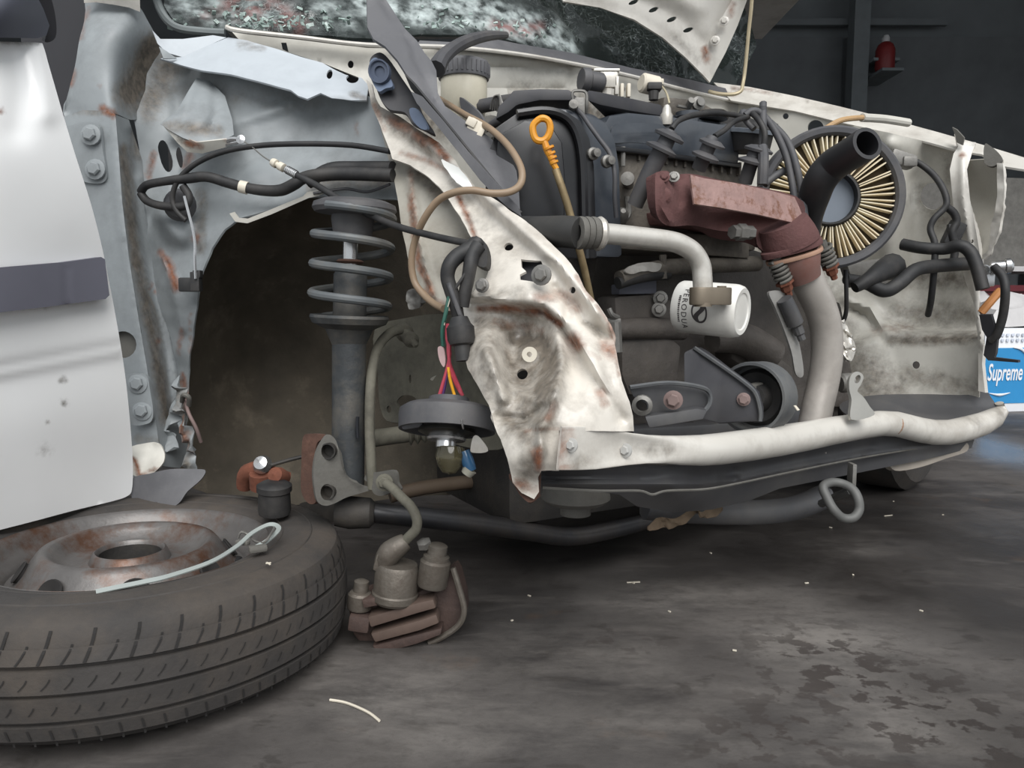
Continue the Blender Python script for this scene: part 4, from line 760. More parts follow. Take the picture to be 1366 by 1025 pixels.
STR = MB().tube([at(466, 432, 1.13), at(465, 550, 1.125), at(464, 650, 1.12)], [.0245, .0235, .0235], 22, 3).link('suspension_strut', STRUTM, CAR, label='grimy suspension strut hanging in the wheel arch')
SU = lambda x, y: at(x, y, 1.13)
up = (SU(474, 270) - SU(466, 640)).normalized()
disc('damper_body', STRUTM, STR, SU(466, 440), up, [(0, 0), (.0215, 0), (.0235, .012), (.0235, .078), (.021, .082), (0, .082)], 22)
disc('spring_seat', STRUTM, STR, SU(466, 428), up, [(.024, -.035), (.034, -.012), (.052, -.004), (.056, .004), (.055, .008), (.03, .006), (.022, .006)], 28)
disc('bump_stop', RUBG, STR, SU(470, 322), up, [(.0, -.002), (.026, 0), (.027, .01), (.030, .03), (.028, .05), (.02, .054)], 20)
disc('dust_cap', RUSTY, STR, SU(467, 352), up, [(0, 0), (.016, 0), (.020, .003), (.016, .006), (0, .007)], 20)
disc('damper_rod', STEEL, STR, SU(467, 356), up, [(0, 0), (.0105, 0), (.0105, .07), (0, .07)], 16)
disc('top_mount', RUBG, STR, SU(473, 288), up, [(.03, 0), (.055, .003), (.059, .009), (.057, .016), (.045, .021), (0, .024)], 32)
c0 = SU(466, 424); c1 = SU(473, 278); N = 150; turns = 3.75; P = []
a0 = Vector((1, 0, 0)); b0 = up.cross(a0).normalized()
for i in range(N + 1):
    t = i / N; w = -2 * math.pi * turns * t + 2.6
    rr = .054 + .0 * t
    P.append(c0 + (c1 - c0) * t + (a0 * math.cos(w) + b0 * math.sin(w)) * rr)
MB().tube(P, .0062, 10, 1).link('coil_spring', mat('spring_grey', (92, 96, 98), .55, .2, var=.2, scale=20, grime=((120, 112, 98), .5), gscale=16), STR)
b = MB(); br = [(430, 588), (438, 580), (447, 586), (452, 600), (456, 622), (466, 640), (486, 648), (498, 652), (482, 658), (462, 664), (446, 672), (434, 675), (424, 670), (420, 655), (418, 630), (422, 604)]
panel('knuckle_bracket', KNUCK, STR, br, [(420, 590, 1.06), (450, 600, 1.075), (498, 652, 1.10), (424, 670, 1.055), (446, 640, 1.07)], step=4, thick=.006, holes=[ell(437.5, 602, 9, 11), ell(436.5, 657, 9, 11)], ridges=[([(452, 600), (458, 628), (480, 648)], 3, -.004)])
b = MB()
for (x, y) in ((437.5, 602), (436.5, 657)):
    b.lathe(at(x, y, 1.066), (-.15, -1, 0), [(0, -.012), (.0095, -.012), (.0095, .002), (.0112, .002), (.0112, -.006)], 20)
b.link('bracket_bush', CHASSIS, STR)
panel('knuckle_bracket_side', RUSTY, STR, [(404, 584), (414, 579), (430, 580), (436, 584), (424, 590), (420, 606), (419, 640), (422, 668), (412, 672), (402, 656), (402, 620)], [(404, 584, 1.10), (436, 584, 1.08), (402, 656, 1.10), (422, 668, 1.075)], step=4, thick=.006)
panel('hose_bracket', KNUCK, STR, [(490, 632), (504, 630), (526, 628), (530, 644), (534, 654), (520, 658), (508, 662), (498, 658), (494, 646), (486, 640)], [(490, 632, 1.10), (528, 630, 1.07), (534, 654, 1.065), (498, 658, 1.09)], step=4, thick=.005)
wire('brake_pipe', RAILD, STR, [(497, 652, 1.10), (495, 620, 1.10), (493, 570, 1.11), (494, 520, 1.12), (497, 490, 1.14), (505, 462, 1.16), (520, 445, 1.18), (534, 440, 1.2)], .0075)
wire('damper_scrape', mat('bare_patch', (46, 48, 52), .3, .4), STR, [(477, 556, 1.099), (476.5, 570, 1.099), (477, 584, 1.099)], .0026)

b = MB(); b.tube([at(*p) for p in [(474, 680, 1.13), (500, 684, 1.13), (560, 690, 1.14), (630, 698, 1.17), (700, 708, 1.22), (760, 716, 1.27), (820, 706, 1.32), (880, 690, 1.38)]], [.018, .0155, .0155, .0155, .0155, .0155, .0155, .015], 14)
LA = b.link('lower_arm', mat('arm_black', (52, 52, 54), .38, .4, var=.25, scale=12, grime=((86, 78, 70), .6), gscale=9), CAR, label='dark tubular lower arm')
disc('arm_bush', CHASSIS, LA, at(466, 684, 1.12), Vector((1, .1, -.05)), [(0, -.02), (.02, -.02), (.024, 0), (.022, .03), (.016, .036), (0, .036)], 20)
panel('arm_plate', CHASSIS, CAR, [(400, 672), (430, 668), (470, 664), (480, 700), (460, 704), (430, 690), (405, 686)], [(400, 672, 1.27), (470, 664, 1.18), (470, 700, 1.17), (405, 686, 1.26)], step=8, thick=.01)
wire('rear_link', mat('link_brown', (92, 78, 64), .7, var=.2), CAR, [(520, 662, 1.24), (560, 652, 1.26), (620, 644, 1.30), (680, 640, 1.34)], .012)
b = MB(); b.tube([at(*p) for p in [(492, 586, 1.17), (520, 582, 1.19), (550, 578, 1.2)]], .0135, 12, 2)
for i in range(5): b.lathe(at(548 + i * 9, 577 - i * .8, 1.2), (1, .15, .02), [(.012, -.005), (.021 - i * .001, 0), (.012, .005)], 16)
b.link('drive_shaft', RAILD, CAR)
b = MB(); o = at(366, 660, 1.10); b.lathe(o, (.05, -.1, 1), [(0, -.028), (.022, -.028), (.023, -.022), (.022, .004), (.0245, .006), (.0245, .014), (.018, .018), (0, .018)], 22); BJ = b.link('ball_joint_boot', RUB, CAR, label='black rubber ball joint boot')
disc('ball_joint_stud', RUSTO, CAR, at(371, 635, 1.12), (-.2, -1, .4), [(0, -.02), (.011, -.018), (.013, 0), (.011, .010), (0, .014)], 14)
disc('chrome_ball', STEEL, CAR, at(350, 620, 1.16), (0, -1, .5), [(0, -.014), (.010, -.010), (.0145, 0), (.010, .011), (0, .0145)], 18)
b = MB(); b.tube([at(*p) for p in [(326, 650, 1.20), (330, 632, 1.19), (348, 628, 1.18), (362, 634, 1.17), (384, 640, 1.18)]], [.012, .014, .015, .014, .012], 12); b.lathe(at(350, 640, 1.17), (0, -.3, 1), [(0, -.012), (.020, -.012), (.018, .012), (0, .012)], 14); b.link('knuckle_arm', RUSTO, CAR, label='orange rusty steering knuckle arm')
MB().tube([at(358, 622, 1.16), at(385, 614, 1.17), at(410, 608, 1.18)], .003, 8).link('track_rod', CHASSIS, CAR)
# underside behind the cross member
b = MB(); b.box(at(760, 610, 1.42), (.42, .3, .14), Matrix.Rotation(.5, 3, 'Z'), .03); b.link('gearbox_sump', CHASSIS, CAR)
b = MB(); b.lathe(at(768, 664, 1.0), (0, 0, -1), [(0, -.02), (.042, -.02), (.045, 0), (.038, .006), (.020, .008), (.020, .022), (0, .022)], 24); b.link('drain_plug', KNUCK, CAR)
wire('exhaust_underside', BEAMD, CAR, [(860, 676, 1.20), (930, 682, 1.22), (1010, 684, 1.25), (1060, 678, 1.28), (1100, 662, 1.32)], .021)
panel('torn_undertray', mat('tan_undertray', (104, 88, 70), .8, var=.3, scale=40), CAR, [(868, 694), (890, 688), (915, 686), (938, 680), (962, 676), (960, 684), (944, 690), (930, 692), (910, 700), (888, 704), (872, 702)], [(868, 694, 1.15), (915, 686, 1.16), (962, 676, 1.18), (888, 704, 1.15)], step=4, thick=.003, crumple=.02, cscale=40)
b = MB(); fc = at(1190, 600, 1.95); fc.z = .26
b.lathe(fc, (.75, -.66, 0), [(.0, .06), (.14, .06), (.17, .075), (.24, .07), (.262, .05), (.262, -.05), (.24, -.07), (0, -.07)], 36); b.link('tyre', TYRE, CAR, label='tyre on the far side')

# ---------------------------------------------------------------- the engine
ENG = root('engine', (0.28, 1.32, 0.12), 'transverse engine with black covers and rusty manifold filling the open nose of the white car', 'engine')
PHI = math.radians(33)
AX = Vector((math.cos(PHI), math.sin(PHI), 0)); NF = Vector((math.sin(PHI), -math.cos(PHI), 0)); UP = Vector((0, 0, 1))
RE = Matrix((AX, -NF, UP)).transposed()
def ED(x, off=0.0): return 1.12 + (x - 700) * .00088 + off
def eat(x, y, off=0.0): return at(x, y, ED(x, off))
def slab(name, m, parent, pts, off, depth, bev=.004, label=None):
    return MB().prism([eat(x, y, off) for x, y in pts], -NF * depth, bev).link(name, m, parent, label=label)

# crankcase, block and head
slab('engine_block', BLOCK, ENG, [(800, 330), (1000, 330), (1090, 360), (1120, 420), (1120, 600), (1000, 620), (800, 620), (770, 560), (780, 420)], .12, .16, .01)
slab('cylinder_head', HEAD, ENG, [(795, 196), (990, 222), (1000, 262), (1010, 335), (800, 330)], .015, .17, .008)
b = MB()
for i in range(12):
    x = 850 + i * 12.2; b.box(eat(x, 205 + i * 1.9, .012), (.0045, .012, .022), RE)
b.link('head_fins', HEAD, ENG, smooth=False)
slab('head_gasket_face', HEAD, ENG, [(800, 300), (1000, 318), (1000, 345), (800, 330)], -.005, .1, .004)
# timing cover: dark belt cover with a rounded flange band
tc = [(640, 345), (646, 260), (652, 200), (664, 168), (690, 150), (722, 144), (748, 148), (766, 160), (778, 184), (784, 220), (786, 280), (788, 345)]
TD = 1.10
b = MB(); b.prism([at(x, y, TD + (x - 640) * .0002) for x, y in tc], AX * .012, .004)
TCV = b.link('timing_cover', BLK, ENG, label='black timing belt cover')
def ofs(pl, dx, dy): return [(x + dx, y + dy) for x, y in pl]
b = MB(); b.prism([at(x, y, TD + .035 + (x - 640) * .0002) for x, y in ofs(tc, 8, -2)], AX * .05, .005); b.link('timing_case', VALV, ENG, label='blue black case behind the timing cover')
b = MB(); rim = [(690, 152), (722, 148), (746, 152), (762, 164), (772, 186), (777, 220), (779, 280), (780, 345)]
b.tube([at(x, y, TD - .004 + (x - 640) * .0002) for x, y in rim], .0065, 8, 5); b.link('cover_bead', BLK, TCV)
b = MB(); b.prism([at(x, y, TD - .002) for x, y in [(664, 180), (700, 160), (732, 162), (750, 190), (754, 240), (752, 330), (660, 335), (656, 250)]], Vector((0, .01, 0)), .006); b.link('cover_face', BLK, TCV)
for (x, y) in ((789, 206), (808, 216)):
    b = MB(); o = at(x, y, 1.135); b.lathe(o, (.5, -1, .0), [(0, 0), (.009, 0), (.009, .006), (.006, .008), (.006, .016), (0, .017)], 12); b.link('cover_bolt', DULLST, TCV)
slab('case_flange', VALV, ENG, [(789, 160), (800, 176), (806, 204), (808, 250), (810, 336), (786, 340), (786, 250), (784, 200)], -.012, .03, .004)

# valve cover
VC = slab('valve_cover', VALV, ENG, [(806, 194), (807, 164), (814, 153), (840, 149), (900, 155), (972, 166), (984, 172), (988, 186), (987, 220)], .0, .13, .011, label='glossy blue black valve cover')
slab('cover_flange', BLK, VC, [(802, 193), (860, 199), (930, 209), (989, 218), (989, 224), (930, 216), (860, 206), (802, 199)], -.008, .15, .002)
panel('cover_step', VALV, VC, [(815, 178), (820, 166), (850, 164), (886, 168), (882, 190), (840, 190), (816, 190)], [(815, 178, ED(815, -.003)), (886, 168, ED(886, -.003)), (850, 190, ED(850, -.004))], step=6, thick=.003, bumps=[(850, 177, 26, 9, -.004)])
disc('oil_filler_neck', VALV, VC, eat(918, 158, .03), UP, [(0, -.02), (.018, -.02), (.018, .0), (.021, .002), (.021, .009), (0, .012)], 22)
disc('filler_cap', BLK, VC, eat(950, 157, .05), UP, [(0, -.004), (.026, -.004), (.028, 0), (.028, .006), (.022, .010), (0, .011)], 24)
b = MB(); b.lathe(eat(889, 157, .0), (0, -.2, 1), [(0, -.01), (.010, -.01), (.010, .004), (.0075, .008), (.0065, .014), (.0035, .019), (0, .020)], 12); b.link('cover_nut', ALU, VC)
slab('cover_shoulder', VALV, ENG, [(800, 160), (840, 146), (900, 152), (984, 166), (984, 185), (800, 185)], .05, .1, .008)

# intake ducts and sensors on top
b = MB(); b.prism([at(x, y, 1.20) for x, y in [(676, 130), (684, 120), (720, 118), (758, 119), (764, 124), (764, 134), (720, 134), (690, 140), (678, 150), (660, 160), (664, 142)]], Vector((.03, .09, 0)), .004); b.link('intake_duct', MOUNTB, ENG)
b = MB(); b.prism([at(x, y, 1.20 + (x - 780) * .0012) for x, y in [(783, 119), (800, 122), (840, 130), (882, 139), (884, 155), (840, 148), (800, 140), (783, 134)]], Vector((.05, .14, 0)), .004); b.link('resonator_box', MOUNTB, ENG)
b = MB(); b.tube([at(*p) for p in [(768, 152, 1.17), (765, 135, 1.17), (764, 123, 1.17), (772, 121, 1.17), (782, 124, 1.17), (783, 140, 1.17), (782, 150, 1.175)]], .0022, 6, 3); b.box(at(773, 143, 1.176), (.016, .012, .026), None, .003); b.lathe(at(765, 141, 1.16), (0, -1, .2), [(0, 0), (.007, 0), (.007, .006), (0, .008)], 10); b.link('duct_clip', DULLST, ENG)
b = MB(); ax = Vector((1, .35, -.05)); b.lathe(at(775, 106, 1.30), ax, [(0, 0), (.017, 0), (.019, .004), (.019, .012), (.015, .015), (.015, .036), (.011, .04), (0, .04)], 16); b.link('sensor_plug', RUBG, ENG)
b = MB(); b.box(at(811, 107, 1.33), (.03, .03, .03), None, .003).box(at(808, 97, 1.33), (.042, .034, .004), None, .001).box(at(822, 116, 1.325), (.006, .02, .028), None, .001).lathe(at(810, 120, 1.32), (0, 0, -1), [(0, 0), (.012, 0), (.011, .014), (0, .014)], 10).link('sensor_body', ALU, ENG)
for x in (829, 838): MB().box(at(x, 122, 1.34), (.006, .02, .022), None, .002).link('terminal', CREAM, ENG)
b = MB(); ax = Vector((.9, .3, -.12)); b.lathe(at(855, 110, 1.36), ax, [(0, 0), (.013, 0), (.016, .003), (.016, .03), (.013, .033), (0, .033)], 16); b.box(at(880, 110, 1.37), (.012, .014, .010), None, .002); b.link('white_connector', CREAM, ENG)
b = MB(); b.box(at(872, 117, 1.355), (.024, .03, .012), None, .003); b.lathe(at(872, 122, 1.35), (0, 0, -1), [(0, 0), (.009, 0), (.008, .014), (0, .014)], 10); b.link('connector_bracket', RUB, ENG)
MB().tube([at(882, 114, 1.355), at(889, 124, 1.35), at(893, 138, 1.34)], .0016, 6, 4).link('cable_strap', mat('strap_beige', (176, 166, 140), .5), ENG)
slab('throttle_body', HEAD, ENG, [(886, 128), (930, 132), (956, 146), (958, 160), (900, 156), (884, 150)], .09, .10, .008)
b = MB(); b.lathe(eat(930, 139, .07), (.3, -1, .1), [(0, 0), (.012, 0), (.012, .006), (.007, .008), (.007, .014), (0, .014)], 12); b.lathe(eat(918, 142, .07), (.2, -1, .5), [(0, 0), (.006, 0), (.006, .016), (0, .016)], 10); b.box(eat(912, 143, .07), (.03, .006, .004), RE, .001); b.link('throttle_linkage', DULLST, ENG)
slab('bay_clutter_box', RUB, ENG, [(940, 148), (990, 150), (1010, 160), (1005, 176), (960, 168), (940, 160)], .07, .08, .006)

# ignition: boots and leads
def boot(pts, rs, ribs):
    b = MB(); P = [at(*p) for p in pts]; b.tube(P, rs, 14, 4)
    ax = (P[0] - P[-1]).normalized()
    for (x, y, d, r) in ribs: b.lathe(at(x, y, d), ax, [(.004, -.004), (r, -.003), (r * 1.04, .001), (r * .6, .006), (.004, .007)], 18)
    b.link('spark_plug_boot', RUBG, ENG)
boot([(895, 176, 1.13), (884, 198, 1.13), (866, 232, 1.14), (847, 274, 1.155)], [.010, .0125, .0125, .0115], [(893, 182, 1.13, .0215), (882, 199, 1.13, .0225)])
boot([(950, 184, 1.20), (945, 196, 1.20), (932, 226, 1.215)], [.009, .011, .011], [(950, 192, 1.20, .0195), (941, 209, 1.20, .0205)])
boot([(1010, 196, 1.27), (1004, 212, 1.27), (994, 244, 1.285)], [.009, .011, .011], [(1012, 200, 1.27, .022), (1004, 216, 1.27, .023)])
wire('ignition_lead', RUB, ENG, [(896, 172, 1.13), (904, 162, 1.14), (920, 155, 1.17), (945, 151, 1.21), (970, 152, 1.26), (996, 157, 1.30)], .0042)
wire('ignition_lead', RUB, ENG, [(953, 182, 1.20), (966, 174, 1.22), (980, 162, 1.26), (998, 156, 1.30)], .0042)
wire('ignition_lead', RUB, ENG, [(1002, 150, 1.30), (1012, 160, 1.28), (1020, 176, 1.27), (1019, 194, 1.27)], .0048)
b = MB(); b.lathe(eat(1003, 178, -.02), UP, [(0, -.03), (.03, -.03), (.034, -.012), (.036, 0), (.028, .012), (.016, .018), (0, .02)], 20); b.link('distributor_cap', RUB, ENG)
b = MB(); b.lathe(eat(1004, 176, -.025), (.1, -.2, 1), [(.026, -.004), (.038, -.003), (.038, .003), (.026, .005)], 24); b.link('distributor_rim', mat('rim_blue_grey', (120, 126, 134), .4, .3), ENG)
b = MB(); b.tube([at(*p) for p in [(1016, 196, 1.26), (1018, 206, 1.255), (1018, 225, 1.25), (1017, 246, 1.25)]], .0085, 10); b.link('coil_lead', RUBG, ENG)
for pts, r in (([(994, 154, 1.30), (1004, 148, 1.30), (1016, 152, 1.30), (1032, 172, 1.29), (1048, 206, 1.28), (1056, 240, 1.27), (1062, 276, 1.26)], .0058),
               ([(1018, 142, 1.30), (1019, 158, 1.30), (1030, 166, 1.295), (1050, 188, 1.285), (1062, 220, 1.27), (1070, 260, 1.26), (1075, 300, 1.24)], .0058),
               ([(1000, 152, 1.31), (990, 150, 1.31), (996, 162, 1.30), (1006, 172, 1.29)], .005), ([(1046, 228, 1.29), (1032, 236, 1.285), (1020, 246, 1.28)], .0062), ([(1018, 138, 1.31), (1018, 165, 1.29), (1017, 200, 1.28), (1018, 244, 1.27)], .0062)):
    wire('ignition_lead', RUBG, ENG, pts, r)

# small fittings on the head front
wire('oil_pressure_wire', RUBG, ENG, [(764, 142, 1.17), (776, 152, 1.16), (787, 168, 1.15), (800, 186, 1.14), (814, 206, 1.135), (820, 232, 1.13), (820, 262, 1.135), (822, 290, 1.145)], .0034)
b = MB(); b.lathe(eat(838, 243, .0), (-.2, -1, .1), [(0, -.02), (.008, -.02), (.008, .012), (.0105, .014), (.0105, .022), (0, .023)], 16); b.link('core_plug', DULLST, ENG)
b = MB(); b.tube([eat(831, 196, .0), eat(831, 222, .0)], .004, 8); b.tube([eat(836, 262, .0), eat(838, 284, .0), eat(832, 296, -.005)], [.004, .006, .004], 8); b.link('head_stud', DULLST, ENG)
b = MB(); b.lathe(eat(828, 290, -.01), (.1, -1, .5), [(0, 0), (.012, 0), (.010, .012), (.004, .018), (0, .018)], 12); b.link('sender_unit', DULLST, ENG)
slab('water_outlet', HEAD, ENG, [(806, 240), (826, 236), (830, 262), (818, 300), (806, 310)], -.0, .03, .006)
# dipstick
dd = 1.045
b = MB(); ring = [(722, 158), (731, 161), (734, 171), (731, 182), (724, 188), (715, 186), (711, 176), (712, 166)]
b.tube([at(x, y, dd) for x, y in ring], .0046, 8, 5, closed=True)
st = [at(726, 188, dd), at(730, 200, dd), at(735, 210, dd), at(739, 220, dd), at(743, 226, dd)]
b.tube(st, [.0042, .005, .0046, .0042, .0036], 10, 4)
ax = (st[-1] - st[0]).normalized()
for x, y, r in ((732, 198, .0075), (735, 205, .0062), (737, 211, .0062), (739, 217, .006)): b.lathe(at(x, y, dd), ax, [(.003, -.0018), (r, -.0014), (r, .0014), (.003, .0018)], 12)
DS = root('dipstick', at(742, 226, dd), 'orange yellow ring handled dipstick standing in a dull tube before the timing cover', 'dipstick')
b.link('handle', YEL, DS)
wire('dipstick_tube', BRASS, DS, [(741, 226, dd), (750, 252, dd), (760, 284, dd + .005), (772, 330, dd + .01), (780, 362, dd + .02), (788, 400, dd + .03)], .0052, 10, label='dull brass coloured tube')

# exhaust manifold, gasket, spring bolts and down pipe
def MD(x, off=0.0): return 1.095 + (x - 880) * .00066 + off
MAN = panel('exhaust_manifold', MANI, ENG, [(874, 236), (879, 229), (890, 228), (898, 233), (922, 232), (960, 240), (1062, 262), (1074, 292), (1076, 306), (1086, 312), (1080, 330), (1040, 344), (1012, 330), (1004, 312), (960, 308), (925, 301), (896, 302), (882, 296), (875, 280)],
    [(874, 236, MD(874)), (922, 232, MD(922, .02)), (1062, 262, MD(1062, .02)), (882, 296, MD(882)), (960, 308, MD(960, .06)), (1040, 320, MD(1040, .0)), (1086, 312, MD(1086, .01)), (900, 265, MD(900, -.006)), (930, 290, MD(930, .02))], step=5, thick=.02,
    ridges=[([(884, 240), (884, 280), (896, 298)], 4, -.008), ([(906, 236), (908, 268)], 6, .012)], bumps=[(1000, 300, 60, 14, .02)], label='red brown exhaust manifold')
panel('heat_shield', SHIELD, MAN, [(921, 233), (940, 238), (980, 244), (1030, 255), (1060, 263), (1066, 276), (1073, 294), (1074, 300), (1058, 297), (1010, 286), (960, 277), (926, 272), (923, 250)], [(921, 233, MD(921, -.010)), (1060, 263, MD(1060, -.008)), (1074, 300, MD(1074, -.026)), (926, 272, MD(926, -.030)), (990, 260, MD(990, -.028))], step=5, thick=.003, curve=False, label='speckled rusty heat shield')
bolt(MAN, DULLST, 899, 236, MD(899, -.004), 5, (-.2, -1, .3)); bolt(MAN, MANI, 886, 236, MD(886, -.004), 5, (-.2, -1, .3))
b = MB(); b.lathe(at(884, 262, MD(884, .0)), (-.1, -1, 0), [(0, 0), (.010, 0), (.012, .004), (.008, .008), (0, .009)], 14); b.link('manifold_stud', MANI, MAN)
slab('manifold_runner', MANI, MAN, [(888, 280), (940, 286), (1010, 305), (1010, 322), (940, 304), (892, 298)], -.05, .1, .006)
oa = at(1053, 322, MD(1053, -.005)); pax = (at(1078, 392, MD(1078, .0)) - at(1053, 322, MD(1053))).normalized()
b = MB(); b.lathe(oa, pax, [(0, -.03), (.036, -.03), (.041, -.012), (.043, 0), (.043, .007), (0, .008)], 28); b.link('manifold_outlet', MANI, MAN)
fa = at(1056, 330, MD(1056, -.005))
wdir = (at(1094, 320, MD(1094)) - at(1022, 346, MD(1022))).normalized(); tdir = pax.cross(wdir).normalized()
def flange(c, w, h, t, m, nm):
    pts = []
    for k in range(28):
        a = 2 * math.pi * k / 28; pts.append(c + wdir * (w * math.cos(a)) + tdir * (h * math.sin(a) * (1 - .35 * abs(math.cos(a)) ** 2)))
    return MB().prism(pts, pax * t, .002).link(nm, m, MAN)
flange(fa - pax * .004, .056, .040, .010, MANI, 'outlet_flange')
flange(fa + pax * .010, .052, .038, .007, GASKET, 'pipe_flange')
DP = MB().tube([at(x, y, MD(x, o)) for x, y, o in [(1062, 340, 0), (1070, 358, 0), (1082, 384, 0), (1095, 412, .005), (1102, 440, .01), (1103, 475, .015), (1098, 510, .02), (1090, 545, .02), (1084, 580, .02), (1082, 610, .03)]], [.026, .0265, .0245, .0245, .0245, .0245, .0245, .0245, .0245, .0245], 20, 6).link('down_pipe', EXH, ENG, label='grey bent exhaust down pipe')
b = MB(); b.lathe(fa + pax * .012, pax, [(.0, 0), (.036, 0), (.036, .012), (.030, .030), (.027, .042), (.0, .042)], 24); b.link('pipe_cone', mat('cone_brown', (128, 104, 98), .6, .3, var=.2, grime=((120, 66, 52), .7)), DP)
for (x, y, o, dx) in ((1034, 342, -.01, 0), (1096, 322, .01, 0)):
    s0 = at(x, y, MD(x, o)); d_ = (pax + Vector((-.0, 0, 0))).normalized(); b = MB(); P = []
    u = d_.orthogonal().normalized(); w_ = d_.cross(u)
    for i in range(61):
        a = 2 * math.pi * 5 * i / 60; P.append(s0 + d_ * (.006 + .034 * i / 60) + (u * math.cos(a) + w_ * math.sin(a)) * .0115)
    b.tube(P, .0027, 6, 1); b.lathe(s0, d_, [(0, 0), (.007, 0), (.007, .045), (0, .045)], 10); b.link('flange_spring', KNUCK, DP)
    b = MB(); b.lathe(s0 + d_ * .042, d_, [(0, 0), (.0135, 0), (.0135, .004), (.009, .004), (.009, .013), (.0075, .016), (.0055, .016), (.005, .024), (0, .025)], 6); b.link('spring_bolt', RUSTO, DP)
b = MB(); b.lathe(at(985, 310, MD(985, -.012)), (1, .5, .02), [(0, -.012), (.010, -.012), (.010, -.003), (.0125, -.002), (.0125, .012), (.010, .014), (.010, .026), (0, .027)], 6); b.link('oxygen_sensor', DULLST, MAN)
panel('pipe_stay', mat('stay_grey', (148, 146, 142), .5, .4, var=.12), DP, [(1026, 390), (1044, 390), (1050, 410), (1060, 438), (1068, 466), (1072, 500), (1062, 500), (1056, 470), (1046, 440), (1034, 410)], [(1026, 390, MD(1040, -.02)), (1072, 500, MD(1060, .0)), (1046, 440, MD(1046, -.012)), (1060, 438, MD(1060, -.008))], step=4, thick=.004, ridges=[([(1058, 452), (1066, 500)], 2.5, -.004)])
b = MB(); b.tube([at(1046, 399, MD(1046, -.02)), at(1052, 412, MD(1052, -.02)), at(1061, 432, MD(1061, -.02))], [.0115, .0125, .0125], 12, 2); b.lathe(at(1063, 436, MD(1063, -.02)), at(1064, 440, 1.2) - at(1060, 430, 1.2), [(0, 0), (.008, 0), (.008, .012), (.006, .014), (.006, .022), (0, .022)], 10); b.link('sensor_sleeve', BEAMD, DP)

# metal coolant pipe with its collar and hose end
PD = .955
b = MB(); b.tube([at(*p) for p in [(784, 312, PD - .01), (810, 312, PD), (850, 316, PD + .015), (890, 321, PD + .03), (910, 327, PD + .037), (926, 338, PD + .043), (935, 354, PD + .046), (937, 372, PD + .046), (938, 392, PD + .046)]], .0125, 16, 6)
CP = b.link('coolant_pipe', ALU, ENG, label='bright bent aluminium pipe')
hd = (at(850, 316, PD + .015) - at(790, 311, PD - .008)).normalized()
disc('pipe_collar', ALU, CP, at(799, 312, PD - .004), hd, [(.0125, -.004), (.0185, -.004), (.0205, .0), (.0185, .004), (.0125, .004)], 24)
b = MB()
for i in range(3): b.lathe(at(774 + i * 8, 311, PD - .02 + i * .006), hd, [(.010, -.004), (.0185, -.0036), (.0195, 0), (.0185, .0036), (.010, .004)], 22)
b.link('hose_ferrule', KNUCK, CP)
wire('coolant_hose', mat('bay_black_hose', (40, 40, 40), .7, var=.2, grime=((70, 68, 64), .5)), CP, [(775, 311, PD - .02), (750, 309, PD + .0), (720, 309, PD + .04), (690, 308, PD + .08), (650, 306, PD + .12)], .019, 14)
fb = at(948, 390, PD + .04)
b = MB(); RF = Matrix.Rotation(math.radians(28), 3, 'Z'); pl = []
for k in range(24):
    a = 2 * math.pi * k / 24; pl.append(fb + RF @ Vector((.030 * math.copysign(abs(math.cos(a)) ** .7, math.cos(a)), .015 * math.copysign(abs(math.sin(a)) ** .8, math.sin(a)), .006)))
b.prism(pl, Vector((0, 0, -.022)), .002); b.lathe(at(938, 404, PD + .03), (0, 0, -1), [(0, 0), (.011, 0), (.011, .005), (0, .005)], 14); b.lathe(fb + RF @ Vector((.018, 0, .006)), (0, 0, 1), [(0, 0), (.006, 0), (.006, .002), (0, .002)], 10)
b.link('pipe_end_flange', BRASSY, CP)

# oil filter with its printed maker's mark
fo = at(908, 409, 1.085); fax = Vector((.80, -.57, -.075)).normalized(); fr = .0355; L = .086
prof = [(0, 0), (fr * .96, 0), (fr, .003), (fr, .012), (fr * .995, .014), (fr, .016), (fr, L - .012), (fr * .985, L - .007), (fr * .94, L - .002), (fr * .86, L + .001), (fr * .70, L + .0005), (fr * .66, L - .001), (fr * .3, L), (0, L)]
OF = disc('oil_filter', FILTW, ENG, fo, fax, prof, 44, label='white oil filter canister with dark printing')
fu = (UP - fax * UP.dot(fax)).normalized(); fv = fax.cross(fu)      # fv . camera side decides the visible flank
if fv.y > 0: fv = -fv
def on_filter(t, ang, r=fr + .0004):
    """t along the axis from the base, ang from the camera side upwards"""
    return fo + fax * t + (fv * math.cos(ang) + fu * math.sin(ang)) * r
def wrap_text(s, size, t0, a0, nm, spacing=1.0):
    cu = bpy.data.curves.new(nm, 'FONT'); cu.body = s; cu.size = size; cu.align_x = 'CENTER'; cu.space_character = spacing; cu.offset = size * .006; cu.resolution_u = 3
    t = bpy.data.objects.new('t', cu); me = bpy.data.meshes.new_from_object(t); bpy.data.objects.remove(t)
    bm = bmesh.new(); bm.from_mesh(me); bmesh.ops.subdivide_edges(bm, edges=[e for e in bm.edges if e.calc_length() > size * .25], cuts=2); bmesh.ops.triangulate(bm, faces=bm.faces); 
    V = [on_filter(t0 + v.co.y, a0 - v.co.x / fr) for v in bm.verts]; bm.verts.index_update()
    b = MB().add(V, [tuple(v.index for v in f.verts) for f in bm.faces]); bm.free()
    return b.link(nm, INK, OF, smooth=False)
wrap_text('PERODUA', .0108, .0165, -.05, 'lettering', 1.25)
b = MB(); rq = random.Random(5)          # second printed line, too fine to read in the photograph
for i in range(14):
    a0 = -.05 + (6.5 - i) * .075; w_ = rq.uniform(.018, .030); h_ = rq.uniform(.0010, .0016)
    b.add([on_filter(.0125 + q * h_, a0 + k * w_) for q, k in ((-1, -1), (-1, 1), (1, 1), (1, -1))], [(0, 1, 2, 3)])
tag(b.link('fine_print', INK, OF, smooth=False), None, kind='stuff')
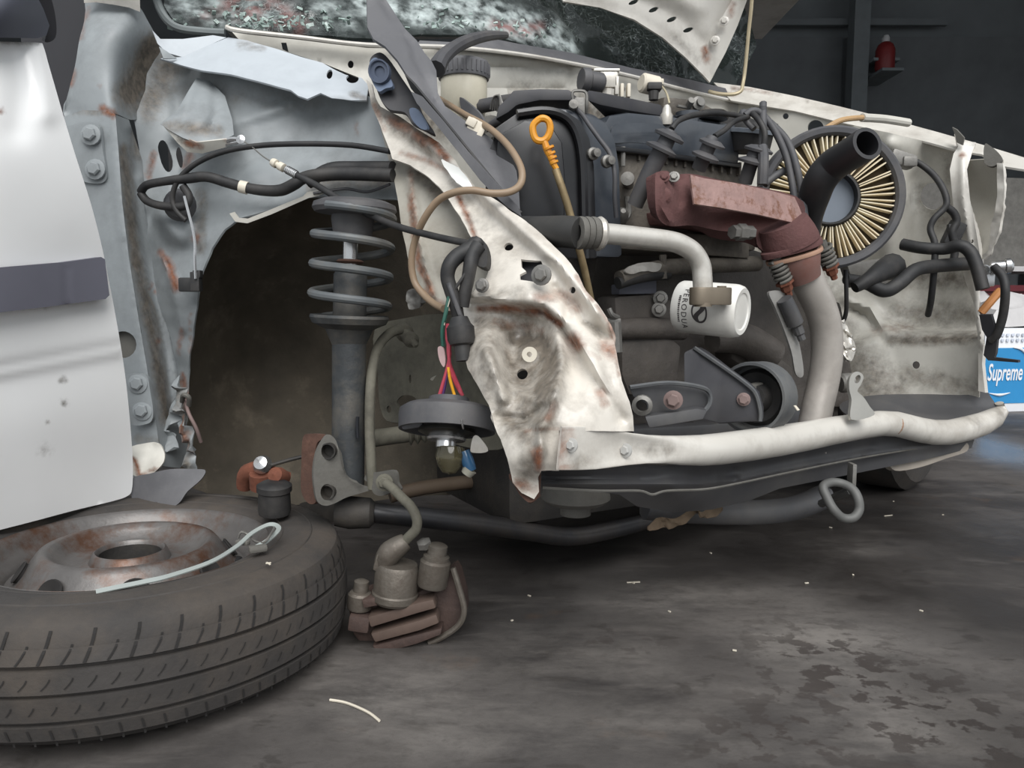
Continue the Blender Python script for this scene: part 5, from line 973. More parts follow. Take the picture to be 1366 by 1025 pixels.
def ring(t0, a0, ra, rb, w, tilt=0):
    V = []; Fc = []; N = 40
    for k in range(N):
        th = 2 * math.pi * k / N
        for q in (1, 1 - w):
            x, y = ra * q * math.cos(th), rb * q * math.sin(th)
            V.append(on_filter(t0 + x * math.cos(tilt) - y * math.sin(tilt), a0 + (x * math.sin(tilt) + y * math.cos(tilt)) / fr))
        Fc.append((2 * k, 2 * k + 1, (2 * k + 3) % (2 * N), (2 * k + 2) % (2 * N)))
    return V, Fc
b = MB(); b.add(*ring(.0415, -.12, .0110, .0150, .2, .2))
V = []; Fc = []
for k in range(21):
    u = -1 + 2 * k / 20; cx_ = .0042 * math.sin(u * math.pi); w_ = .0034 * (1 - u * u) + .0006
    for q in (-1, 1): V.append(on_filter(.0415 + cx_ + q * w_, -.12 + u * .0125 / fr))
    if k: Fc.append((2 * k - 2, 2 * k - 1, 2 * k + 1, 2 * k))
b.add(V, Fc); b.link('oval_emblem', INK, OF, smooth=False)

# lower front of the block
b = MB(); b.tube([eat(x, y, o) for x, y, o in [(826, 372, .0), (860, 363, .0), (900, 356, .0), (1010, 352, .02)]], [.012, .0135, .0135, .0135], 14); b.tube([eat(884, 340, -.01), eat(885, 372, -.01)], .006, 8); b.link('water_rail', HEAD, ENG)
panel('foil_scrap', ALU, ENG, [(834, 360), (850, 352), (868, 350), (882, 352), (878, 362), (860, 362), (842, 366)], [(834, 360, ED(834, -.02)), (882, 352, ED(882, -.02)), (860, 364, ED(860, -.022))], step=4, thick=.003, crumple=.006, cscale=50)
slab('blue_grey_bracket', mat('bracket_blue_grey', (92, 94, 104), .6, var=.06), ENG, [(826, 380), (850, 374), (876, 372), (876, 392), (826, 393)], .03, .02, .002)
wire('bypass_hose', RUB, ENG, [(824, 378, ED(824, .0)), (850, 370, ED(850, -.005)), (876, 366, ED(876, -.005)), (890, 366, ED(890, .0))], .010)
for (x, y) in ((881, 398), (879, 413)): bolt(ENG, DULLST, x, y, ED(x, .01), 6.5, (-.1, -1, .1), name='housing_bolt')
slab('pump_housing', BLOCK, ENG, [(820, 395), (870, 392), (900, 400), (910, 430), (880, 450), (840, 446), (822, 430)], .03, .05, .01)
b = MB(); b.tube([eat(816, 440, .02), eat(860, 438, .02), eat(910, 440, .03)], [.016, .018, .018], 14, 3); b.link('pump_barrel', BLOCK, ENG)
b = MB(); b.tube([at(812, 412, 1.06), at(816, 420, 1.06), at(824, 424, 1.07)], .004, 8); b.box(at(818, 428, 1.07), (.02, .01, .006), None, .001); b.tube([at(820, 430, 1.07), at(822, 470, 1.07)], .009, 10, 1); b.link('hose_clip_stack', DULLST, ENG)
slab('generator_bracket', BLOCK, ENG, [(830, 452), (890, 446), (910, 462), (905, 510), (880, 530), (840, 528), (830, 500)], .02, .05, .008)
slab('starter_body', BLOCK, ENG, [(980, 455), (1010, 450), (1060, 490), (1062, 520), (1010, 500), (975, 480)], .06, .06, .012)
b = MB(); b.tube([eat(950, 455, .04), eat(990, 452, .04), eat(1030, 475, .03)], [.02, .03, .03], 14); b.link('gear_housing', BLOCK, ENG)
# engine mount: ring, gusset plates, flange and bolts
mo = at(1001, 531, 1.075); max_ = Vector((-.62, -.78, .06)).normalized(); R0 = .050
EM = disc('engine_mount', MOUNTG, ENG, mo - max_ * .046, max_, [(R0 * .9, 0), (R0, .001), (R0 * 1.01, .004), (R0, .010), (R0, .044), (R0 * .97, .048), (R0 * .9, .048), (R0 * .9, .020), (0, .016)], 40, label='round rubber bushed engine mount')
disc('mount_bush', RUB, EM, mo - max_ * .030, max_, [(R0 * .88, 0), (R0 * .7, .010), (R0 * .45, .006), (R0 * .35, .024), (0, .024)], 28)
MB().box(mo - max_ * .002 + Vector((-.004, 0, .014)), (.05, .012, .008), Matrix.Rotation(.6, 3, 'Z') @ Matrix.Rotation(-.1, 3, 'Y'), .002).link('bush_rib', KNUCK, EM)
MB().prism([at(*p) for p in [(926, 463, 1.03), (940, 470, 1.03), (966, 490, 1.035), (996, 512, 1.035), (1008, 524, 1.035), (1014, 545, 1.035), (1014, 562, 1.035), (960, 566, 1.03), (936, 560, 1.02), (912, 520, 1.02), (912, 470, 1.02)]], Vector((.01, .014, 0)), .003).link('mount_gusset', MOUNTB, EM)
MB().tube([at(*p) for p in [(926, 464, 1.026), (966, 491, 1.03), (996, 513, 1.03), (1008, 526, 1.03), (1014, 548, 1.03), (1014, 562, 1.03)]], .0028, 6, 4).link('gusset_edge', MOUNTG, EM)
MB().prism([at(*p) for p in [(838, 516), (860, 512), (890, 510), (930, 514), (946, 520), (948, 530), (944, 544), (930, 558), (880, 565), (862, 566), (862, 540), (844, 530)] for p in [(p[0], p[1], .985 + (p[0] - 838) * .0003)]], Vector((.006, .018, 0)), .004).link('mount_foot', BEAMD, EM)
MB().tube([at(*p) for p in [(840, 517, .98), (890, 511, .99), (932, 516, 1.0), (946, 524, 1.01), (946, 540, 1.01), (932, 556, 1.005)]], .003, 6, 4).link('foot_edge', MOUNTG, EM)
b = MB(); b.prism([at(*p) for p in [(860, 556, .965), (930, 545, .985), (944, 548, .99), (938, 560, .985), (866, 572, .965)]], Vector((.004, .03, 0)), .003); b.link('foot_base', BEAMD, EM)
bolt(EM, BOLTR, 898, 534, .975, 9, (-.25, -1, .05), washer=1.45); bolt(EM, BOLTR, 992, 533, 1.028, 7, (-.3, -1, .05), washer=1.3)
b = MB(); b.lathe(at(857, 540, .985), (-.2, -1, 0), [(.008, 0), (.013, 0), (.013, .01), (.008, .012)], 16); b.link('foot_collar', DULLST, EM)
panel('mount_tape', CREAM, EM, [(1059, 541), (1062, 541), (1067, 547), (1064, 548)], [(1059, 541, 1.042), (1067, 547, 1.045), (1062, 545, 1.042)], step=3, thick=.001, curve=False)
slab('sump', BLOCK, ENG, [(800, 570), (1060, 560), (1090, 600), (1060, 650), (840, 660)], .10, .16, .012)
slab('mount_cross_rail', BEAMD, ENG, [(842, 572), (950, 566), (1080, 545), (1100, 556), (1100, 580), (950, 590), (850, 592)], .04, .05, .006)
b = MB(); b.lathe(at(1120, 512, 1.28), (1, .2, .1), [(0, 0), (.013, 0), (.016, .004), (.016, .02), (0, .022)], 12); b.link('gear_linkage_nut', DULLST, ENG)
# eyelet bracket by the down pipe
panel('lifting_eye', mat('eye_steel', (160, 158, 152), .45, .5, var=.12), ENG, [(1133, 508), (1136, 500), (1142, 496), (1149, 498), (1152, 504), (1148, 514), (1144, 522), (1152, 530), (1160, 542), (1166, 554), (1136, 560), (1136, 534), (1133, 520)], [(1133, 508, 1.19), (1152, 504, 1.20), (1166, 554, 1.19), (1136, 560, 1.17)], step=3, thick=.005, holes=[ell(1144, 506, 3.6, 6, 25)], label='steel eyelet bracket')

# ---------------------------------------------------------------- wheel lying on the floor
def wheel():
    c = Vector((-.500, 1.0, 0)); tilt = Matrix.Rotation(math.radians(1.2), 3, 'Y')
    r = root('wheel', c, 'steel wheel with dusty worn tyre lying flat on the floor below the white door', 'wheel')
    RO, Wd = .288, .150
    Z0 = .078
    def T(p): return c + tilt @ Vector(p) + Vector((0, 0, Z0))
    def add(name, m, parent, b, r_only=None, **k):
        b.v = [T(((p[0] if r_only is None else p[0]) * .965, p[1] * .965, p[2])) for p in b.v]; return b.link(name, m, parent, **k)
    h = Wd / 2
    prof = [(.168, -h + .012), (.176, -h + .004), (.205, -h), (.240, -h + .004), (.262, -h + .014), (.274, -h + .028)]
    # tread: shoulder ribs and three grooves
    zs = [(-h + .028, .2755), (-.047, .2820), (-.0315, .2855), (-.0305, .2790), (-.0265, .2790), (-.0255, .2862), (-.0022, .2878), (-.0015, .2810), (.0025, .2810), (.0032, .2878), (.0255, .2862), (.0265, .2790), (.0305, .2790), (.0315, .2855), (.047, .2815), (h - .030, .2800), (h - .018, .2775)]
    tread = [(r_, z) for z, r_ in zs]
    prof2 = [(.2725, h - .009), (.264, h - .004), (.247, h - .001), (.230, h), (.222, h + .0015), (.214, h), (.190, h - .003), (.178, h - .008), (.171, h - .016), (.168, h - .03)]
    ty = add('tyre', TYRE, r, MB().lathe((0, 0, 0), (0, 0, 1), prof + tread + prof2 + [(.16, 0), (.168, -h + .012)], 120), auto=28, label='dusty black tyre with shallow tread')
    # sipes: narrow slots standing proud of nothing, cut as dark recess strips along each rib
    def sipe(b, a, z0, z1, da, r0, r1, w=.0016):
        n = 6; V = []; Fc = []
        for k in range(n + 1):
            u = k / n; z = z0 + (z1 - z0) * u; aa = a + da * math.sin(u * 1.3); rr = float(np.interp(z, [q_[0] for q_ in zs] + [h - .009, h - .004], [q_[1] for q_ in zs] + [.2725, .264])) + .0012
            for q in (-1, 1): V.append((rr * math.cos(aa) - q * w * math.sin(aa), rr * math.sin(aa) + q * w * math.cos(aa), z))
            if k: Fc.append((2 * k - 2, 2 * k - 1, 2 * k + 1, 2 * k))
        b.add(V, Fc)
    b = MB(); rng = random.Random(2)
    N = 84
    for i in range(N):
        a = 2 * math.pi * i / N
        sipe(b, a, .0325, (.050, h - .012)[i % 2], .035, .2852, .2796 - (i % 2) * .003, .0011 + .0005 * (i % 2))
        sipe(b, a + .03, -.034, -.055, .012, .2852, .2785, .0011)
        sipe(b, a + .01, .008, .019, .03, .2875, .2868, .0007)
        sipe(b, a + .04, -.018, -.009, .02, .2868, .2875, .0007)
    tag(add('tread_sipes', TYREG, ty, b, smooth=False), None, kind='stuff')
    b = MB(); b.lathe((0, 0, 0), (0, 0, 1), [(.236, h - .0012), (.238, h + .0008), (.240, h - .0012)], 90); b.lathe((0, 0, 0), (0, 0, 1), [(.196, h - .0035), (.1985, h - .001), (.201, h - .0025)], 90)
    add('sidewall_beads', TYRE, ty, b)
    # rim: flange, drop well and raised disc with hub hole and vents
    rp = [(.172, h - .032), (.177, h - .014), (.180, h - .010), (.178, h - .007), (.172, h - .010), (.166, h - .020), (.160, h - .030), (.150, h - .036), (.146, h - .044), (.140, h - .046)]
    rp += [(.134, h - .042), (.123, h - .027), (.114, h - .014), (.109, h - .008), (.103, h - .006), (.098, h - .008), (.092, h - .014), (.084, h - .023), (.074, h - .028), (.060, h - .030), (.051, h - .028), (.046, h - .017), (.043, h - .015), (.040, h - .018), (.0385, h - .045), (.034, h - .047)]
    # keep the disc as one pressing; vent holes are dark cups pressed through the outer slope
    rim = add('rim', RIM, r, MB().lathe((0, 0, 0), (0, 0, 1), rp, 96), auto=45, label='rusty pressed steel rim')
    for k in range(8):
        a = 2 * math.pi * (k + .62) / 8
        o = Vector((math.cos(a) * .1255, math.sin(a) * .1255, h - .0305)); ax = Vector((math.cos(a) * .80, math.sin(a) * .80, .60))
        add('vent_hole', TYREG, rim, MB().lathe(o, ax, [(0, -.003), (.012, -.003), (.0135, .003), (.015, .004), (.0135, .0055), (0, .0)], 20, squash=1.15, ref=(0, 0, 1)))
    add('hub_bore', CHASSIS, rim, MB().lathe((0, 0, 0), (0, 0, 1), [(.0382, h - .020), (.0382, h - .06), (0, h - .06)], 32), auto=40)
    add('valve_stem', RUB, rim, MB().lathe((.150, -.03, h - .040), (.3, 0, 1), [(0, 0), (.006, 0), (.0045, .014), (.004, .028), (0, .028)], 10))
    return T
WT = wheel()

# clear strip and its tangle lying on the wheel
def strip(b, pts, w, t=.0008):
    P, _ = spline([Vector(p) for p in pts], [0] * len(pts), 6); V = []; Fc = []
    for i, p in enumerate(P):
        d = (P[min(i + 1, len(P) - 1)] - P[max(i - 1, 0)]).normalized(); s = d.cross(Vector((0, -.55, .84))).normalized() * w / 2; n = s.cross(d).normalized() * t
        V += [p - s - n, p + s - n, p + s + n, p - s + n]
        if i:
            k = 4 * i
            for q in range(4): Fc.append((k - 4 + q, k - 4 + (q + 1) % 4, k + (q + 1) % 4, k + q))
    b.add(V, Fc)
CLEAR = mat('clear_strip', (150, 156, 153), .3, var=.06)
b = MB(); strip(b, [floor_at(x, y, z) for x, y, z in [(128, 790, .152), (151, 785, .153), (190, 777, .154), (225, 769, .155), (281, 750, .156), (316, 729, .160), (337, 711, .166), (360, 700, .170), (372, 706, .168), (356, 722, .162), (337, 732, .157)]], .0062)
tag(b.link('plastic_strip', CLEAR, None), 'long clear plastic strip looped across the rim and sidewall of the loose wheel', 'strip')
b = MB(); b.tube([floor_at(x, y, z) for x, y, z in [(318, 718, .158), (322, 710, .166), (332, 714, .162), (340, 722, .160), (352, 724, .162), (362, 712, .170), (366, 704, .168)]], .0016, 6)
TG = root('loose_clip', floor_at(336, 730, .155), 'grey plastic clip with thin wire loop lying on the tyre sidewall', 'clip')
b.link('wire_loop', DULLST, TG)
MB().box(floor_at(344, 732, .158), (.022, .012, .008), Matrix.Rotation(.5, 3, 'Z'), .003).box(floor_at(324, 724, .159), (.018, .008, .006), Matrix.Rotation(-.3, 3, 'Z'), .002).link('clip_body', KNUCK, TG)
b = MB(); p = floor_at(358, 752, .1545); b.box(p, (.010, .002, .001), Matrix.Rotation(-.9, 3, 'Z')).box(p + Vector((0, 0, .0005)), (.006, .002, .001), Matrix.Rotation(.5, 3, 'Z')); tag(b.link('paint_flake', CREAM, None, smooth=False), 'tiny white cross shaped paint flake on the tyre sidewall', 'flake')

# brake caliper hanging from its hose, touching the floor
CD = 1.02
CA = root('brake_caliper', floor_at(545, 866), 'oily brake caliper hanging from its hose beside the loose wheel', 'caliper')
def cat_(x, y, o=0.0): return at(x, y, CD + o)
b = MB(); ax = (cat_(540, 700) - cat_(530, 800)).normalized()
b.lathe(cat_(526, 802), ax, [(0, 0), (.028, 0), (.031, .004), (.031, .012), (.0295, .014), (.0295, .046), (.026, .052), (0, .053)], 26); b.link('piston_housing', CALI, CA)
b = MB(); b.tube([cat_(512, 752), cat_(520, 738, -.004), cat_(533, 728, -.004), cat_(542, 722, -.002)], [.014, .016, .014, .011], 14, 4); b.box(cat_(510, 748), (.018, .026, .026), Matrix.Rotation(.3, 3, 'Y'), .005); b.link('banjo_end', CALI, CA)
b = MB(); b.lathe(cat_(576, 782, -.005), ax + Vector((.05, 0, 0)), [(0, 0), (.019, 0), (.0205, .003), (.0205, .034), (.0175, .037), (.0175, .042), (.013, .044), (.013, .056), (.010, .058), (0, .058)], 20); b.link('slide_pin_boot', CALI, CA)
b = MB(); b.lathe(cat_(566, 726, -.004), Vector((-.2, -.3, 1)), [(0, -.004), (.010, -.004), (.010, .004), (.006, .006), (0, .007)], 6); b.link('bleed_bolt', DULLST, CA)
b = MB(); b.lathe(cat_(479, 812), ax, [(0, 0), (.0155, 0), (.0165, .003), (.0165, .020), (.014, .023), (.010, .024), (.010, .038), (.006, .04), (0, .04)], 16); b.link('slide_pin', CALI, CA)
b = MB(); b.prism([cat_(x, y, .01) for x, y in [(462, 806), (470, 800), (486, 792), (502, 806), (540, 798), (566, 786), (588, 772), (604, 758), (610, 770), (618, 800), (620, 822), (612, 838), (590, 850), (560, 862), (520, 868), (502, 874), (486, 868), (470, 846)]], Vector((.004, .055, -.004)), .006); b.link('carrier_bracket', CALB, CA, label='brown carrier bracket')
for (pts, off, dp, nm) in (([(490, 824), (560, 804), (578, 800), (582, 812), (560, 818), (494, 838)], -.022, .03, 'brake_pad'), ([(494, 846), (560, 828), (582, 820), (586, 832), (560, 842), (500, 858)], -.020, .03, 'brake_pad'), ([(496, 862), (560, 846), (590, 838), (588, 848), (556, 860), (504, 874)], -.014, .03, 'carrier_rib')):
    MB().prism([cat_(x, y, off) for x, y in pts], Vector((0, dp, 0)), .003).link(nm, CALB if 'rib' in nm else mat('pad_' + nm + str(off), (88, 73, 65), .7, .1, var=.2, scale=30), CA)
b = MB(); b.tube([cat_(604, 758, -.004), cat_(612, 784, -.006), cat_(619, 814, -.006), cat_(612, 834, -.004), cat_(590, 850, .0), cat_(572, 858, .002)], .0042, 8); b.link('carrier_edge', CALI, CA)
b = MB(); b.box(cat_(480, 830, -.012), (.028, .02, .022), Matrix.Rotation(.15, 3, 'Y'), .004).box(cat_(500, 800, -.01), (.03, .02, .012), Matrix.Rotation(-.2, 3, 'Y'), .003); b.link('carrier_ear', CALB, CA)
wire('brake_hose', RAILD, CA, [(515, 645, 1.055), (524, 652, 1.045), (536, 664, 1.03), (548, 676, 1.015), (556, 692, 1.01), (555, 706, 1.01), (546, 716, 1.012), (538, 724, 1.015)], .0068, 10, label='dusty brake hose')
bolt(CA, RAILD, 513, 644, 1.06, 8, (-.1, -1, .1), name='hose_union')

# ---------------------------------------------------------------- loose things about the bay
GT = root('cowl_trim', at(590, 150, 1.13), 'loose grey plastic cowl trim leaning over the bent apron rail', 'trim')
panel('trim_panel', PLG, GT, [(488, -60), (500, -60), (512, -5), (540, 38), (556, 54), (566, 70), (576, 82), (582, 94), (584, 124), (594, 142), (622, 162), (652, 182), (676, 204), (689, 228), (692, 250), (694, 284), (684, 276), (660, 250), (630, 212), (598, 172), (570, 136), (548, 108), (530, 80), (514, 62), (498, 52), (490, 36)],
    [(488, -60, 1.26), (512, -5, 1.24), (556, 54, 1.20), (490, 36, 1.20), (584, 124, 1.14), (548, 108, 1.13), (692, 280, 1.045), (640, 220, 1.07), (676, 204, 1.11), (622, 162, 1.13)], step=6, curve=False, thick=.004, ridges=[([(512, 0), (548, 60), (566, 100), (588, 150)], 5, .008), ([(530, 30), (545, 70)], 6, -.006)], dirt_shade=[([(560, 80), (566, 90)], 5, .3)])
panel('trim_blade', PLG, GT, [(548, 122), (562, 128), (590, 160), (622, 200), (656, 238), (690, 276), (694, 288), (676, 276), (655, 256), (640, 240), (612, 204), (580, 164), (556, 138)], [(548, 122, 1.115), (690, 280, 1.02), (612, 204, 1.055), (622, 200, 1.05)], step=6, curve=False, thick=.004)
panel('edge_gap', RUB, GT, [(540, 100), (552, 112), (600, 170), (660, 244), (694, 284), (688, 284), (650, 244), (592, 172), (548, 118)], [(540, 100, 1.135), (690, 284, 1.03), (600, 170, 1.09)], step=7, curve=False, thick=.003)
MB().tube([at(*p) for p in [(582, 92, 1.2), (590, 78, 1.22), (606, 64, 1.26), (626, 54, 1.32), (650, 48, 1.4), (675, 47, 1.46)]], [.014, .012, .010, .010, .009, .006], 10).link('rubber_lip', RUBG, GT)
BK = root('wing_bracket_mount', at(520, 110, 1.17), 'black mounting bracket with round blue grey pad at the top of the bent apron', 'bracket')
panel('bracket_plate', MOUNTB, BK, [(494, 78), (506, 70), (518, 78), (536, 104), (556, 134), (566, 156), (580, 178), (566, 172), (550, 164), (540, 150), (520, 146), (508, 132), (500, 112), (494, 94)], [(494, 78, 1.21), (518, 78, 1.21), (580, 178, 1.13), (508, 132, 1.18)], step=5, thick=.006)
panel('pad_plate', BLUEG, BK, [(493, 84), (499, 77), (506, 80), (516, 96), (524, 114), (514, 118), (505, 122), (497, 110), (493, 98)], [(493, 84, 1.195), (524, 114, 1.165), (505, 122, 1.17)], step=4, thick=.006)
b = MB().lathe(at(508, 97, 1.178), (-.45, -1, .2), [(0, 0), (.008, 0), (.008, .003), (.013, .003), (.014, .006), (.016, .006), (.016, 0)], 20, squash=1.3); b.link('pad_rings', mat('pad_dark', (66, 74, 90), .5), BK)
panel('side_tab', BLUEG, BK, [(546, 146), (556, 146), (570, 170), (562, 172), (550, 160)], [(546, 146, 1.135), (570, 170, 1.11), (550, 160, 1.13)], step=4, thick=.004)
# brake fluid reservoir
p0 = at(619, 152, 1.38); FRV = root('fluid_reservoir', p0, 'milky brake fluid reservoir with grey ribbed cap behind the grey cowl trim', 'reservoir')
MB().lathe(p0, (0, 0, 1), [(0, -.03), (.030, -.03), (.035, -.012), (.036, 0), (.0395, .012), (.0395, .055), (.036, .060), (0, .060)], 30).link('reservoir_body', mat('milky_plastic', (196, 190, 172), .45, var=.05, grime=((150, 142, 122), .4)), FRV)
b = MB().lathe(p0 + Vector((0, 0, .056)), (0, 0, 1), [(0, 0), (.0425, 0), (.0435, .003), (.0435, .024), (.041, .028), (.03, .030), (0, .031)], 32)
for k in range(32):
    a = 2 * math.pi * k / 32; b.box(p0 + Vector((math.cos(a) * .0435, math.sin(a) * .0435, .070)), (.003, .003, .018), Matrix.Rotation(a, 3, 'Z'))
b.link('cap', PLG, FRV)
panel('level_sensor_tab', PLG, FRV, [(613, 132), (618, 132), (640, 152), (646, 170), (634, 166), (618, 152)], [(613, 132, 1.335), (646, 170, 1.30), (618, 152, 1.33)], step=4, thick=.006)
# tan hose and its clip
TH_ = root('tan_hose', at(600, 262, 1.0), 'limp tan rubber hose looping over the crumpled apron rail', 'hose')
wire('hose', TANH, TH_, [(586, 132, 1.30), (604, 143, 1.24), (622, 154, 1.19), (648, 168, 1.12), (670, 186, 1.08), (686, 206, 1.05), (696, 228, 1.03), (694, 246, 1.02), (680, 256, 1.01), (656, 258, 1.005), (630, 254, 1.005), (606, 257, 1.01), (584, 268, 1.02), (566, 292, 1.03), (554, 320, 1.045), (549, 348, 1.05), (553, 376, 1.05), (566, 394, 1.04), (580, 406, 1.02), (592, 412, 1.0)], .0047, 12, 8)
b = MB(); RK = Matrix.Rotation(math.radians(28), 3, 'Y'); b.box(at(634, 176, 1.13), (.026, .018, .03), RK, .003).box(at(629, 164, 1.125), (.014, .014, .012), RK, .002).box(at(640, 180, 1.12), (.008, .006, .018), RK, .001); b.link('hose_clip', CREAM, TH_, label='cream plastic clip')
b = MB()
for k in range(5): b.tube([at(*p) for p in [(654 + k * 3, 146 + k, 1.3), (658 + k * 2, 130 - k, 1.29), (666 + k, 128 + k * 2, 1.285), (668 + k * 2, 142 + k, 1.28), (676 + k, 150, 1.28)]], .0012, 5)
tag(b.link('wire_tangle', DULLST, None), 'tangle of thin bare wire behind the fluid reservoir', 'wire')
wire('bay_pipe', RUBG, CAR, [(648, 172, 1.28), (664, 162, 1.26), (684, 153, 1.24), (702, 146, 1.22)], [.006, .0075, .0085, .008])
wire('bay_pipe', RUBG, CAR, [(640, 142, 1.36), (668, 137, 1.34), (690, 134, 1.30)], .012)
panel('bay_side_plate', BAYP, CAR, [(648, 118), (676, 118), (678, 128), (676, 132), (650, 132)], [(648, 118, 1.5), (678, 118, 1.5), (660, 132, 1.5)], step=5, thick=.003, curve=False)
disc('bay_motor', KNUCK, CAR, at(655, 176, 1.32), (-.3, -1, .2), [(0, -.03), (.024, -.03), (.024, .01), (.018, .016), (0, .018)], 18)

# cables over the inner wing
TC = root('throttle_cable', at(500, 290, 1.1), 'black control cable with brass ferrule crossing the front of the wheel arch', 'cable')
wire('sheath', RUB, TC, [(394, 233, 1.17), (420, 246, 1.155), (450, 264, 1.13), (490, 285, 1.10), (530, 302, 1.06), (570, 313, 1.025), (605, 321, .99), (632, 326, .965)], .0046, 10, label='black cable sheath')
b = MB(); fx = (at(388, 230, 1.17) - at(364, 217, 1.18)).normalized()
b.lathe(at(363, 216, 1.185), fx, [(0, 0), (.0055, 0), (.0065, .003), (.0065, .008), (.004, .009), (.004, .013), (.0065, .014), (.0065, .022), (.0042, .023), (0, .023)], 14); b.link('ferrule', CREAM, TC)
b = MB(); b.lathe(at(382, 226, 1.175), fx, [(0, 0), (.0056, 0), (.0056, .020), (0, .020)], 14)
for k in range(6): b.lathe(at(382, 226, 1.175) + fx * (.002 + k * .003), fx, [(.004, 0), (.0064, .0007), (.004, .0014)], 12)
b.link('threaded_end', STEEL, TC)
wire('inner_wire', DULLST, TC, [(324, 188, 1.25), (336, 196, 1.23), (350, 208, 1.2), (364, 217, 1.185)], .0011, 6)
BC = wire('bonnet_cable', RUB, None, [(248, 294, 1.25), (236, 282, 1.25), (230, 264, 1.25), (238, 240, 1.245), (262, 218, 1.24), (300, 202, 1.235), (350, 194, 1.23), (410, 192, 1.22), (470, 194, 1.21), (520, 202, 1.18)], .0042, 10)
tag(BC, 'thin black cable arching high across the inner wing', 'cable')
HN = root('wing_harness', at(300, 250, 1.22), 'taped black wiring harness running along the inner wing above the wheel arch', 'harness')
wire('harness_trunk', RUB, HN, [(188, 256, 1.28), (196, 247, 1.27), (220, 242, 1.25), (252, 238, 1.245), (276, 236, 1.24), (304, 244, 1.235), (326, 250, 1.23), (350, 254, 1.225), (374, 254, 1.22), (392, 246, 1.215), (404, 238, 1.215), (424, 234, 1.21), (460, 232, 1.205), (524, 234, 1.18)], [.0065, .0065, .0065, .008, .008, .008, .008, .0085, .009, .009, .009, .010, .010, .010], 12)
wire('harness_loop', RUB, HN, [(188, 258, 1.28), (196, 268, 1.275), (212, 274, 1.265), (232, 276, 1.255), (248, 274, 1.25), (252, 262, 1.25), (244, 248, 1.25)], .0065, 10)
b = MB(); b.lathe(at(325, 250, 1.23), at(335, 252, 1.23) - at(315, 247, 1.23), [(.0, -.006), (.0095, -.006), (.0098, .006), (0, .006)], 14); b.link('tape_band', CREAM, HN)
disc('grommet', RUBG, HN, at(241, 274, 1.285), (0.1, -1, 0), [(0, 0), (.024, 0), (.026, .004), (.020, .012), (.012, .014), (0, .010)], 22)
b = MB(); b.tube([at(*p) for p in [(246, 262, 1.24), (251, 282, 1.235), (257, 305, 1.23), (260, 325, 1.225), (260, 345, 1.22), (261, 372, 1.22)]], .0022, 6); tag(b.link('release_wire', STEEL, None), 'thin bright release wire hanging down the torn edge of the inner wing', 'wire')
b = MB(); b.box(at(252, 380, 1.24), (.028, .016, .022), None, .003).box(at(262, 376, 1.23), (.014, .016, .03), None, .002).box(at(264, 366, 1.23), (.012, .014, .012), None, .002); tag(b.link('wire_latch', RUB, None), 'small black latch block on the torn edge of the wheel arch', 'latch')
wire('wing_conduit', RUB, CAR, [(410, 244, 1.23), (440, 226, 1.225), (480, 224, 1.22), (524, 224, 1.19)], .010, 12)
wire('wing_conduit', RUBG, CAR, [(418, 258, 1.22), (460, 252, 1.22), (490, 256, 1.22), (520, 246, 1.19)], .0022, 8)
# hanging headlamp loom and socket
LM = root('headlamp_loom', at(612, 400, .95), 'hanging black headlamp wiring loom with red and yellow wires in front of the apron', 'wiring')
wire('taped_loom', RUB, LM, [(640, 322, .96), (624, 334, .955), (610, 342, .95), (600, 354, .945), (597, 370, .945), (602, 388, .945), (608, 408, .945), (612, 426, .945)], [.008, .010, .0095, .009, .0085, .0085, .008, .007], 12)
wire('taped_loom', RUB, LM, [(638, 328, .955), (630, 340, .95), (627, 356, .945), (624, 374, .945), (620, 392, .945), (618, 410, .945)], [.010, .009, .0085, .008, .008, .007], 12)
wire('thin_wire', RUB, LM, [(628, 344, .945), (620, 366, .94), (608, 384, .94), (600, 400, .945)], .0022, 6)
wire('thin_wire', RUBG, LM, [(598, 378, .937), (604, 395, .935), (612, 416, .935), (617, 428, .935)], .003, 6)
wire('green_wire', GRNW, LM, [(599, 396, .94), (594, 420, .938), (590, 440, .938), (591, 462, .94)], .0026, 6)
wire('green_wire', CREAM, LM, [(600, 398, .939), (595, 416, .937), (592, 434, .937)], .0012, 6, label='pale wire')
panel('loom_boot', RUB, LM, [(626, 318), (642, 318), (650, 336), (648, 356), (634, 352), (626, 340)], [(626, 318, .965), (650, 336, .95), (634, 352, .95)], step=4, thick=.012)
for i, (a, c) in enumerate(((598, 598), (602, 601), (596, 600))):
    wire('red_wire', RED, LM, [(a + 1, 432, .94), (a, 450, .938), (c, 470, .936), (c, 486, .936), ((586, 500, 617)[i] if i != 1 else 600, (528, 520, 528)[i], .935)] if i != 1 else [(a + 1, 432, .94), (a - 1, 452, .937), (c - 2, 476, .935), (c, 492, .935), (608, 512, .935), (617, 528, .935)], .0023, 6)
wire('yellow_wire', YW, LM, [(598, 490, .934), (600, 505, .934), (604, 520, .934), (607, 530, .934)], .002, 6)
wire('purple_wire', mat('purple_wire', (70, 44, 90), .5), LM, [(597, 494, .936), (594, 512, .936), (590, 530, .936)], .002, 6)
b = MB(); b.lathe(at(615, 448, .93), (.1, -.15, -1), [(0, -.022), (.010, -.022), (.013, -.014), (.0165, -.010), (.0165, .004), (.014, .010), (.0095, .012), (.009, .030), (0, .031)], 18); b.box(at(627, 447, .925), (.004, .006, .004)); b.link('bulb_socket', RUB, LM)
panel('wire_tape', mat('pinkish_tape', (176, 150, 148), .6), LM, [(584, 464), (591, 464), (594, 480), (592, 490), (586, 480)], [(584, 464, .939), (594, 480, .937), (586, 490, .939)], step=3, thick=.003)
HS = root('headlamp_socket', at(598, 600, .93), 'upturned grey rubber headlamp boot with bulb hanging on red wires', 'lamp')
